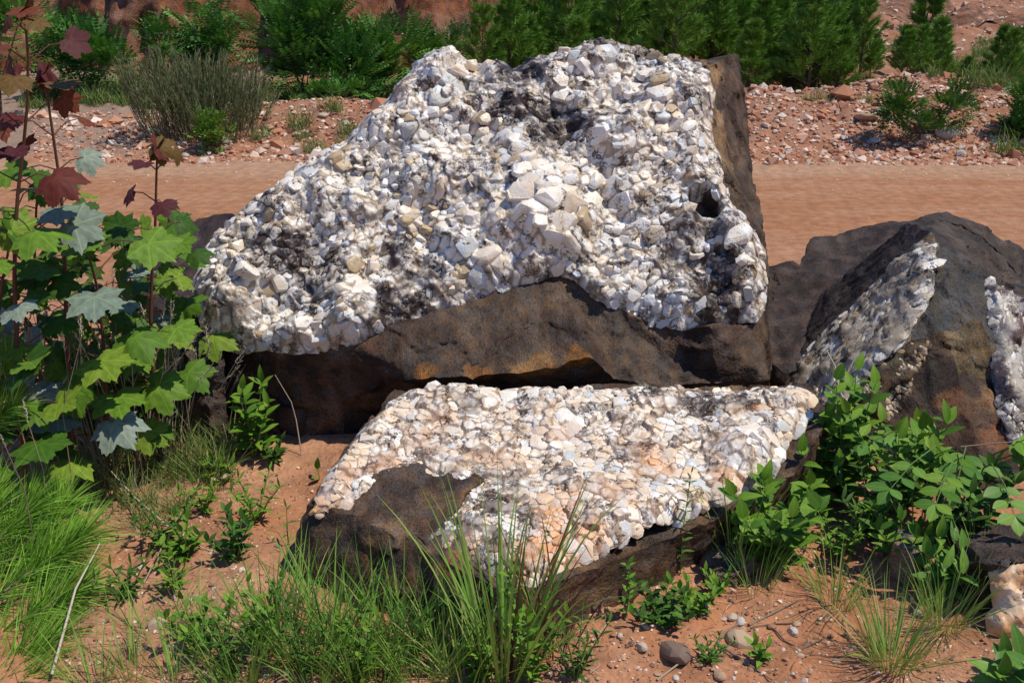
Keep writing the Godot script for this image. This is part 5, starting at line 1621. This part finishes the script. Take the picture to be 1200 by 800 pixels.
func front_plants() -> void:
	# broad green grass in front of the slab
	for q in [[330, 770, 42, 0.2, 0.42, 0.75], [390, 750, 44, 0.22, 0.46, 0.7], [440, 775, 46, 0.2, 0.44, 0.8], [290, 800, 34, 0.18, 0.36, 0.8], [370, 810, 40, 0.18, 0.36, 0.8], [490, 800, 40, 0.16, 0.36, 0.9], [345, 715, 26, 0.15, 0.32, 0.6], [255, 770, 26, 0.14, 0.3, 0.8], [310, 740, 34, 0.2, 0.36, 0.75], [415, 790, 44, 0.2, 0.42, 0.8], [470, 760, 40, 0.2, 0.42, 0.75], [360, 775, 44, 0.2, 0.42, 0.8], [520, 785, 40, 0.18, 0.4, 0.8], [275, 815, 34, 0.16, 0.34, 0.9], [440, 815, 40, 0.16, 0.34, 0.9]]:
		q[4] *= 0.8; q[3] *= 0.75
		grass_clump("clump of broad green grass blades before the slab's dark corner", on_ground(q[0], q[1]), int(q[2] * 1.45), q[3], q[4], q[5], 0.0075, M.grass, "broad grass clumps before the slab")
	for q in [[150, 790, 40], [205, 800, 40], [110, 815, 34], [180, 745, 22], [230, 735, 20]]:
		grass_clump("low grass clump at the foot of the pine seedling", on_ground(q[0], q[1]), q[2], 0.1, 0.26, 0.9, 0.005, M.grass, "low grass by the pine seedling", M.grass2, 0.4)
	grass_clump("tallest grass clump, fanning up before the slab with some purple blades", on_ground(590, 785), 100, 0.22, 0.6, 0.62, 0.0075, M.grass, "", M.purple, 0.1, 0.06)
	grass_clump("thin grass clump with purplish upright blades before the slab's front corner", on_ground(650, 765), 40, 0.18, 0.42, 0.45, 0.005, M.grass2, "", M.purple, 0.45, 0.04)
	grass_clump("sparse low grass clump before the slab's front corner", on_ground(545, 805), 50, 0.14, 0.32, 0.95, 0.006, M.grass2)
	# weeds in the grass
	var k := 0
	for q in [[360, 790, 0.2, "pale small-leaved weed inside the broad grass"], [420, 800, 0.2, "small-leaved weed between two broad grass clumps"], [270, 795, 0.18, "small-leaved weed at the edge of the broad grass by low clumps"], [310, 760, 0.18, "small-leaved weed beside the clay gap"], [480, 770, 0.16, "bright weed beneath the tall blades"], [620, 800, 0.26, "upright small-leaved weed beside the tallest grass clump"], [675, 795, 0.2, "leafy sprig at the clay's edge by the purplish clump"], [560, 800, 0.12, "broad-leaved weed at the foot of the tallest clump"]]:
		bush_of("small_weed", q[3], on_ground(q[0], q[1]), 5, q[2], q[2] * 0.5, L.oval if k % 2 else L.narrow, M.weed if k % 2 else M.dark_weed, 0.024, 0.04, 0.03)
		k += 1
	# sprigs against the slab
	weed("sprig", "tall thin sprig with tiny leaves standing against the slab", on_ground(797, 675), [Vector3.ZERO, Vector3(0.0, 0.15, 0.0), Vector3(0.012, 0.32, 0.0)], L.narrow, M.dark_weed, 0.016, 0.035, 0.02, 2, 0.002)
	weed("sprig", "upright leafy sprig touching the slab's brown side", on_ground(733, 725), [Vector3.ZERO, Vector3(0.008, 0.08, 0.0), Vector3(0.0, 0.17, 0.0)], L.oval, M.weed, 0.016, 0.035, 0.025, 2, 0.002)
	bush_of("small_weed", "mat of small weeds on the clay before the slab's brown side", on_ground(775, 730), 9, 0.09, 0.1, L.oval, M.dark_weed, 0.02, 0.045, 0.03)
	bush_of("small_weed", "small weed mat between the leafy sprig and the grey-brown stone", on_ground(815, 715), 7, 0.08, 0.09, L.oval, M.weed, 0.02, 0.045, 0.03)
	bush_of("small_weed", "tiny four-leaved seedling among the pebbles", on_ground(890, 775), 4, 0.05, 0.04, L.oval, M.weed, 0.02, 0.04, 0.03)
	bush_of("small_weed", "grey-green low weed beside the forked twig", on_ground(832, 775), 7, 0.06, 0.07, L.narrow, M.dark_weed, 0.014, 0.03, 0.02)
	bush_of("small_weed", "small plant on the clay below the grey-brown stone", on_ground(838, 695), 4, 0.06, 0.04, L.oval, M.weed, 0.02, 0.035, 0.03)
	weed("sprig", "single green shoot by the slab's brown corner", on_ground(338, 640), [Vector3.ZERO, Vector3(0.0, 0.06, 0), Vector3(0.004, 0.13, 0)], L.narrow, M.weed, 0.02, 0.04, 0.03, 1, 0.002)
	weed("sprig", "lone leaf shoot beside the slab's orange tip", on_ground(374, 562), [Vector3.ZERO, Vector3(0.0, 0.02, 0), Vector3(-0.004, 0.04, 0)], L.oval, M.weed, 0.03, 0.06, 0.05, 1, 0.002)

func right_plants() -> void:
	grass_clump("green grass clump leaning against the slab's side by the broad-leaved weed", on_ground(862, 660), 54, 0.16, 0.34, 0.6, 0.0055, M.grass)
	bush_of("broad_leaved_weed", "light green broad-leaved weed beside the slab's rounded edge", on_ground(905, 665), 11, 0.25, 0.16, L.toothed, M.weed, 0.04, 0.085, 0.06)
	grass_clump("low grass clump under the broad-leaved weed", on_ground(885, 690), 46, 0.1, 0.22, 0.95, 0.005, M.grass2)
	bush_of("broad_leaved_weed", "upright leafy weed between the slab and the tilted boulder", on_ground(985, 590), 7, 0.42, 0.13, L.toothed, M.weed, 0.045, 0.095, 0.06)
	bush_of("broad_leaved_weed", "leafy weed at the slab's tip by the tilted boulder", on_ground(945, 600), 6, 0.28, 0.16, L.toothed, M.weed, 0.045, 0.095, 0.06)
	bush_of("broad_leaved_weed", "bushy leafy weed before the cavity of the tilted boulder", on_ground(1050, 600), 10, 0.36, 0.2, L.oval, M.weed, 0.036, 0.085, 0.07)
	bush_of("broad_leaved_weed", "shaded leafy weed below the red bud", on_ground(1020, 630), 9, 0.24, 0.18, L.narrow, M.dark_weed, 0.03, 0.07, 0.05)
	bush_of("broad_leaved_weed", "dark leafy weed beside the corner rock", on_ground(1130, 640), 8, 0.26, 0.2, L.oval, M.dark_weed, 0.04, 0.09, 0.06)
	bush_of("small_weed", "bright tangled weed between the grass tufts and the leafy weeds", on_ground(985, 650), 8, 0.15, 0.15, L.narrow, M.weed, 0.024, 0.05, 0.035)
	bush_of("small_weed", "low weed before the half buried grey stone", on_ground(1060, 665), 7, 0.15, 0.12, L.oval, M.weed, 0.03, 0.07, 0.05)
	bush_of("broad_leaved_weed", "broad-leaved weed between the grass tufts and the corner rock", on_ground(1105, 695), 6, 0.15, 0.1, L.oval, M.oval, 0.04, 0.085, 0.07)
	bush_of("broad_leaved_weed", "large-leaved weed below the orange quartz face", on_ground(1190, 812), 5, 0.1, 0.1, L.oval, M.oval, 0.04, 0.1, 0.085)
	# the shrub with paired oval leaflets
	var at := on_ground(1120, 610)
	var th := thing("oval_leaved_shrub", "shrub with paired rounded leaflets before the tilted boulder", "shrub", at)
	for s in 11:
		var an := rng.randf_range(-0.3, PI + 0.3)
		var out := Vector3(cos(an), 0, sin(an) * 0.8) * rng.randf_range(0.08, 0.26)
		var h := rng.randf_range(0.2, 0.42)
		var pts := PackedVector3Array([at, at + out * 0.4 + Vector3.UP * h * 0.7, at + out + Vector3.UP * h, at + out * 1.6 + Vector3.UP * (h - 0.02), at + out * 2.1 + Vector3.UP * (h - 0.07)])
		stem_part(th, pts, 0.003, 0.0012, M.soft_stem)
		var mats: Array = M.oval if s % 3 else M.weed
		for k in 5:
			var t := k / 4.0
			var p := pts[2].lerp(pts[4], t) if k > 1 else pts[1].lerp(pts[2], 0.4 + 0.6 * t)
			var d := (pts[4] - pts[2]).normalized()
			var sd := d.cross(Vector3.UP).normalized()
			for e in [-1.0, 1.0]: leaf_part(th, L.round, mats, p, sd * e + d * 0.5 + Vector3(0, 0.1, 0), Vector3(rng.randfn(0, 0.15), 1, 0.5), 0.062 * rng.randf_range(0.8, 1.15), "leaflet")
		leaf_part(th, L.round, mats, pts[4], pts[4] - pts[3], Vector3(0, 1, 0.4), 0.06, "leaflet")
	# the bud
	var bp := at_z(1027, 548, 2.85)
	var bg := on_ground(1027, 600)
	var bud := thing("flower", "single red-pink bud on a thin stalk among the leafy weeds", "flower", bg)
	stem_part(bud, PackedVector3Array([bg, bg.lerp(bp, 0.6) + Vector3(0.01, 0, 0), bp]), 0.002, 0.0012, M.soft_stem, "stalk")
	var pm := plain_mat(Color(0.5, 0.04, 0.09), 0.5, Color(0.4, 0.2, 0.2))
	for k in 6: leaf_part(bud, L.oval, [pm], bp, Vector3(cos(k * 1.05) * 0.5, 1, sin(k * 1.05) * 0.5), Vector3(cos(k * 1.05), 0.2, sin(k * 1.05)), 0.026, "petal")
	# grass tufts on the clay
	grass_clump("fullest grass tuft of narrow blades on the clay near the corner rock", on_ground(1045, 775), 170, 0.12, 0.27, 1.0, 0.0042, M.grass2, "", M.grass, 0.35, 0.05)
	grass_clump("narrow-bladed grass tuft beside the corner rock", on_ground(1105, 730), 110, 0.12, 0.26, 1.05, 0.0042, M.grass2, "", M.grass, 0.3, 0.05)
	grass_clump("light grass tuft behind the fullest one", on_ground(980, 705), 90, 0.1, 0.24, 0.9, 0.004, M.grass2, "", M.grass, 0.3, 0.05)
	grass_clump("thin grass tuft behind the broad-leaved weed near the corner rock", on_ground(1150, 700), 40, 0.14, 0.28, 0.8, 0.004, M.grass2)
	grass_clump("thin upright grass before the shaded leafy weed", on_ground(1075, 645), 26, 0.2, 0.36, 0.4, 0.0035, M.grass2, "", M.dead, 0.25, 0.04)

func ground_litter() -> void:
	# pebbles that can be told apart
	for q in [[752, 762, 17], [727, 745, 10], [790, 765, 40, 4], [868, 727, 16, 2], [870, 738, 12, 0], [858, 722, 11, 1], [930, 742, 16, 2], [934, 732, 10, 5], [946, 757, 10, 4], [918, 762, 8, 2], [872, 755, 38, 5], [872, 776, 12, 5], [844, 792, 14, 0], [848, 726, 8, 1], [792, 795, 9, 2], [938, 770, 12, 5], [950, 788, 10, 0], [755, 735, 12, 1], [880, 785, 8, 3], [905, 735, 9, 3], [828, 710, 7, 2], [815, 775, 8, 3], [770, 790, 7, 0], [715, 780, 8, 3], [700, 795, 7, 0], [980, 775, 9, 5], [1000, 760, 8, 1], [975, 745, 7, 3], [120, 582, 16, 3], [185, 655, 7, 0], [165, 665, 8, 2], [255, 655, 7, 3], [230, 700, 7, 0], [185, 735, 26, 5], [250, 690, 6, 2], [168, 640, 9, 3], [285, 640, 7, 3], [730, 770, 7, 5], [910, 790, 7, 3], [860, 795, 6, 2], [960, 730, 7, 0], [1010, 795, 8, 3]]:
		var p := on_ground(q[0], q[1])
		var slant := p.distance_to(EYE)
		var r: float = q[2] * slant / F * 0.55
		var kind: int = q[3] if q.size() > 3 else rng.randi() % 6
		var names := ["tan pebble on the red clay", "cream pebble on the red clay", "white quartz pebble on the red clay", "red-brown pebble on the red clay", "dark brown stone on the red clay", "buff stone on the red clay"]
		var th := thing("pebble", names[kind], "pebble", p, "pebbles: " + names[kind])
		part(th, "stone", pick(L.pebble), M.pebbles[kind], Transform3D(Basis(Vector3.UP, rng.randf() * TAU).scaled(Vector3(r, r * 0.8, r)), Vector3(0, r * 0.15, 0)))
	# grit and gravel
	scatter("grit", "fine grit and crumbs scattered over the red clay", 9000, func():
		var px := rng.randf_range(60, 1180); var py := rng.randf_range(540, 815)
		return [on_ground(px, py), 0.0028 * exp(rng.randfn(0, 0.5))], [Color(0.45, 0.22, 0.13), Color(0.55, 0.34, 0.22), Color(0.35, 0.17, 0.1), Color(0.66, 0.55, 0.45), Color(0.25, 0.15, 0.11)])
	scatter("road_gravel", "small pale stones scattered on the dirt road", 2600, func():
		var d := 5.2 + 4.2 * pow(rng.randf(), 0.6)
		return [far_at(rng.randf_range(-60, 1260), d), 0.006 * exp(rng.randfn(0, 0.4)) * (0.6 + 0.7 * smoothstep(7.5, 9.0, d))], [Color(0.6, 0.36, 0.24), Color(0.7, 0.52, 0.4), Color(0.5, 0.26, 0.15)])
	scatter("bank_gravel", "broken red and buff stone covering the banks beyond the road", 11000, func():
		var right := rng.randf() < 0.62
		var px := rng.randf_range(860, 1260) if right else rng.randf_range(60, 480)
		var d := 9.0 + 3.2 * rng.randf() if right else 9.1 + 2.9 * rng.randf()
		return [far_at(px, d), 0.0145 * exp(rng.randfn(0, 0.6))], [Color(0.55, 0.33, 0.23), Color(0.64, 0.46, 0.35), Color(0.48, 0.24, 0.15), Color(0.68, 0.56, 0.47), Color(0.42, 0.19, 0.11), Color(0.45, 0.22, 0.13)])
	scatter("hill_gravel", "loose pale stone on the slope beside the hillside track", 2500, func():
		return [far_at(rng.randf_range(960, 1260), rng.randf_range(15.0, 30.0)), 0.03 * exp(rng.randfn(0, 0.5))], [Color(0.6, 0.42, 0.32), Color(0.66, 0.52, 0.42), Color(0.45, 0.25, 0.17)])
	# larger stones on the banks
	for k in 130:
		var right := rng.randf() < 0.7
		var px := rng.randf_range(876, 1215) if right else rng.randf_range(100, 420)
		var d := rng.randf_range(9.15, 11.6)
		var kind: int = pick([0, 1, 1, 2, 5])
		var words := "%s broken stone on the %s" % [["tan", "cream", "white", "", "", "buff"][kind], "red gravel bank below the pines" if right else "gravel below the bushes across the road"]
		bank_stone(far_at(px, d), 0.03 + 0.035 * pow(rng.randf(), 2.0), kind, words, "stones: " + words)
	bank_stone(far_at(276, 9.75), 0.1, 1, "cream boulder at the foot of the grey-green brush beside the road", "")
	bank_stone(far_at(1088, 9.95), 0.15, 1, "pale boulder at the foot of the low dark bush", "")
	bank_stone(far_at(1010, 9.9), 0.08, 2, "white stone beside the low dark bush", "")
	bank_stone(far_at(997, 10.3), 0.12, 0, "tan boulder half buried in the red gravel bank", "")
	bank_stone(far_at(1143, 18.5), 0.32, 1, "large pale boulder on the slope below the hillside track", "")
	bank_stone(far_at(1140, 11.6), 0.09, 3, "red-brown boulder on the crest of the gravel heap", "")
	# twigs and dead stalks
	var tw := func(label: String, pts: Array, r: float, kind: int) -> void:
		var line := PackedVector3Array()
		for q in pts:
			var p := on_ground(q[0], q[1])
			line.push_back(p + Vector3(0, r + (q[2] if q.size() > 2 else 0.0), 0))
		var th := thing("twig", label, "twig", line[0])
		stem_part(th, line, r, r * 0.5, M.dead[kind], "shaft")
	tw.call("grey forked twig lying across the pebbles", [[838, 758], [850, 742], [866, 730], [872, 716]], 0.004, 1)
	tw.call("long thin twig below the forked one on the clay", [[842, 756], [870, 775], [905, 798]], 0.004, 1)
	tw.call("dry stick lying behind the white pebbles", [[878, 732], [905, 720], [935, 702]], 0.004, 1)
	tw.call("thin dark stick beside the cream pebbles", [[880, 737], [905, 732], [930, 731]], 0.003, 3)
	tw.call("curved dark twig beside the white pebble", [[905, 735], [920, 752], [940, 762], [965, 750]], 0.003, 3)
	tw.call("pale straight stem lying toward the grass clump", [[770, 798], [800, 775], [825, 750]], 0.003, 0)
	tw.call("thin twig lying against the slab's brown side", [[700, 745], [740, 700], [775, 672]], 0.003, 0)
	tw.call("long bleached stalk leaning across the clay among small weeds", [[95, 535, 0.1], [160, 602, 0.06], [215, 640, 0.02], [268, 655, 0.0]], 0.0028, 2)
	tw.call("dead pale stalk standing over the pine seedling", [[62, 800, 0.02], [95, 730, 0.1], [125, 690, 0.14]], 0.004, 2)
	tw.call("grey stalk rising above the pine seedling's needles", [[-10, 600, 0.1], [20, 570, 0.13], [42, 548, 0.16]], 0.004, 2)
	tw.call("thin tan stalk crossing the fine grass", [[165, 690, 0.0], [195, 640, 0.02], [235, 580, 0.05]], 0.0025, 0)
	tw.call("bent white stalk rising before the dark underside of the largest boulder", [[353, 532, 0.0], [350, 532, 0.13], [346, 532, 0.2], [330, 532, 0.3]], 0.0025, 2)
	tw.call("white root curling over the slab's tip by the tilted boulder", [[985, 540, 0.2], [975, 530, 0.24], [968, 520, 0.3], [958, 510, 0.33]], 0.003, 2)
	tw.call("thin brown stick against the white vein of the tilted boulder", [[1115, 590, 0.2], [1150, 590, 0.21], [1185, 590, 0.22]], 0.003, 1)
	tw.call("dark twig on the red clay beside the fullest tuft", [[960, 705], [990, 735], [1000, 760]], 0.003, 3)
	# curled pale leaf
	var cp := on_ground(257, 566)
	var th := thing("dry_leaf", "curled pale cream leaf on the clay near the fine grass", "leaf", cp)
	var cm := plain_mat(Color(0.62, 0.48, 0.32), 0.8)
	for k in 3: leaf_part(th, L.round, [cm], cp + Vector3(0, 0.02, 0), Vector3(cos(k * 2.1), 0.6, sin(k * 2.1)), Vector3(0, 1, 0.5), 0.04, "fold")
	# dead grass and leaf crumbs on the ground
	var lit := MB.new()
	for k in 1700:
		var zone := rng.randi() % 4
		var px: float; var py: float
		match zone:
			0: px = rng.randf_range(80, 330); py = rng.randf_range(530, 800)
			1: px = rng.randf_range(820, 1190); py = rng.randf_range(620, 800)
			2: px = rng.randf_range(240, 700); py = rng.randf_range(740, 815)
			_: px = rng.randf_range(60, 300); py = rng.randf_range(480, 640)
		var p := on_ground(px, py) + Vector3(0, 0.004 + 0.008 * rng.randf(), 0)
		var an := rng.randf() * TAU
		var d := Vector3(cos(an), rng.randfn(0, 0.12), sin(an)) * rng.randf_range(0.006, 0.035)
		var w := d.cross(Vector3.UP).normalized() * 0.0008
		var bent := d.rotated(Vector3.UP, rng.randfn(0, 0.5)) * rng.randf_range(0.3, 1.0)
		var c: Color = pick([Color(0.36, 0.28, 0.18), Color(0.25, 0.18, 0.12), Color(0.48, 0.4, 0.28), Color(0.15, 0.1, 0.07)])
		lit.quad(p - w, p + w, p + d + w, p + d - w, c)
		lit.quad(p + d - w, p + d + w, p + d + bent + w * 0.4, p + d + bent - w * 0.4, c)
	meta(part(self, "plant_litter", lit.mesh(Vector3.ZERO, M.stem)), "dead grass and bits of straw lying on the clay", "litter", "", "stuff")

func bank_stone(p: Vector3, r: float, kind: int, label: String, group: String) -> void:
	var th := thing("stone", label, "stone", p, group)
	part(th, "body", pick(L.pebble), M.pebbles[kind], Transform3D(Basis(Vector3.UP, rng.randf() * TAU).scaled(Vector3(r, r * 0.85, r)), Vector3(0, r * 0.2, 0)))

func scatter(called: String, label: String, n: int, where: Callable, cols: Array) -> void:
	var src := pebble_low()
	var mm := MultiMesh.new()
	mm.transform_format = MultiMesh.TRANSFORM_3D
	mm.use_colors = true
	mm.mesh = src
	mm.instance_count = n
	for k in n:
		var q: Array = where.call()
		var r: float = q[1]
		var b := Basis(Vector3(rng.randfn(), rng.randfn(), rng.randfn()).normalized(), rng.randf() * TAU).scaled(Vector3(r, r * 0.75, r))
		mm.set_instance_transform(k, Transform3D(b, q[0] + Vector3(0, r * 0.2, 0)))
		mm.set_instance_color(k, pick(cols) * rng.randf_range(0.8, 1.15))
	var o := MultiMeshInstance3D.new()
	o.multimesh = mm
	o.name = called
	add_child(o)
	meta(o, label, "gravel", "", "stuff")

func pebble_low() -> ArrayMesh:
	var r := RandomNumberGenerator.new()
	r.seed = 5
	var mb := MB.new()
	var v: Array = []
	for q in [Vector3(0, 1, 0), Vector3(1, 0.1, 0), Vector3(0.3, -0.1, 0.95), Vector3(-0.8, 0.15, 0.6), Vector3(-0.8, 0, -0.6), Vector3(0.3, 0.1, -0.95), Vector3(0, -1, 0)]: v.push_back(q * r.randf_range(0.75, 1.15))
	for k in 5:
		var a: Vector3 = v[1 + k]; var b: Vector3 = v[1 + (k + 1) % 5]
		mb.tri(v[0], b, a, Color.WHITE)
		mb.tri(v[6], a, b, Color.WHITE)
	return mb.mesh(Vector3.ZERO, plain_mat(Color.WHITE, 0.9, Color.BLACK, true))
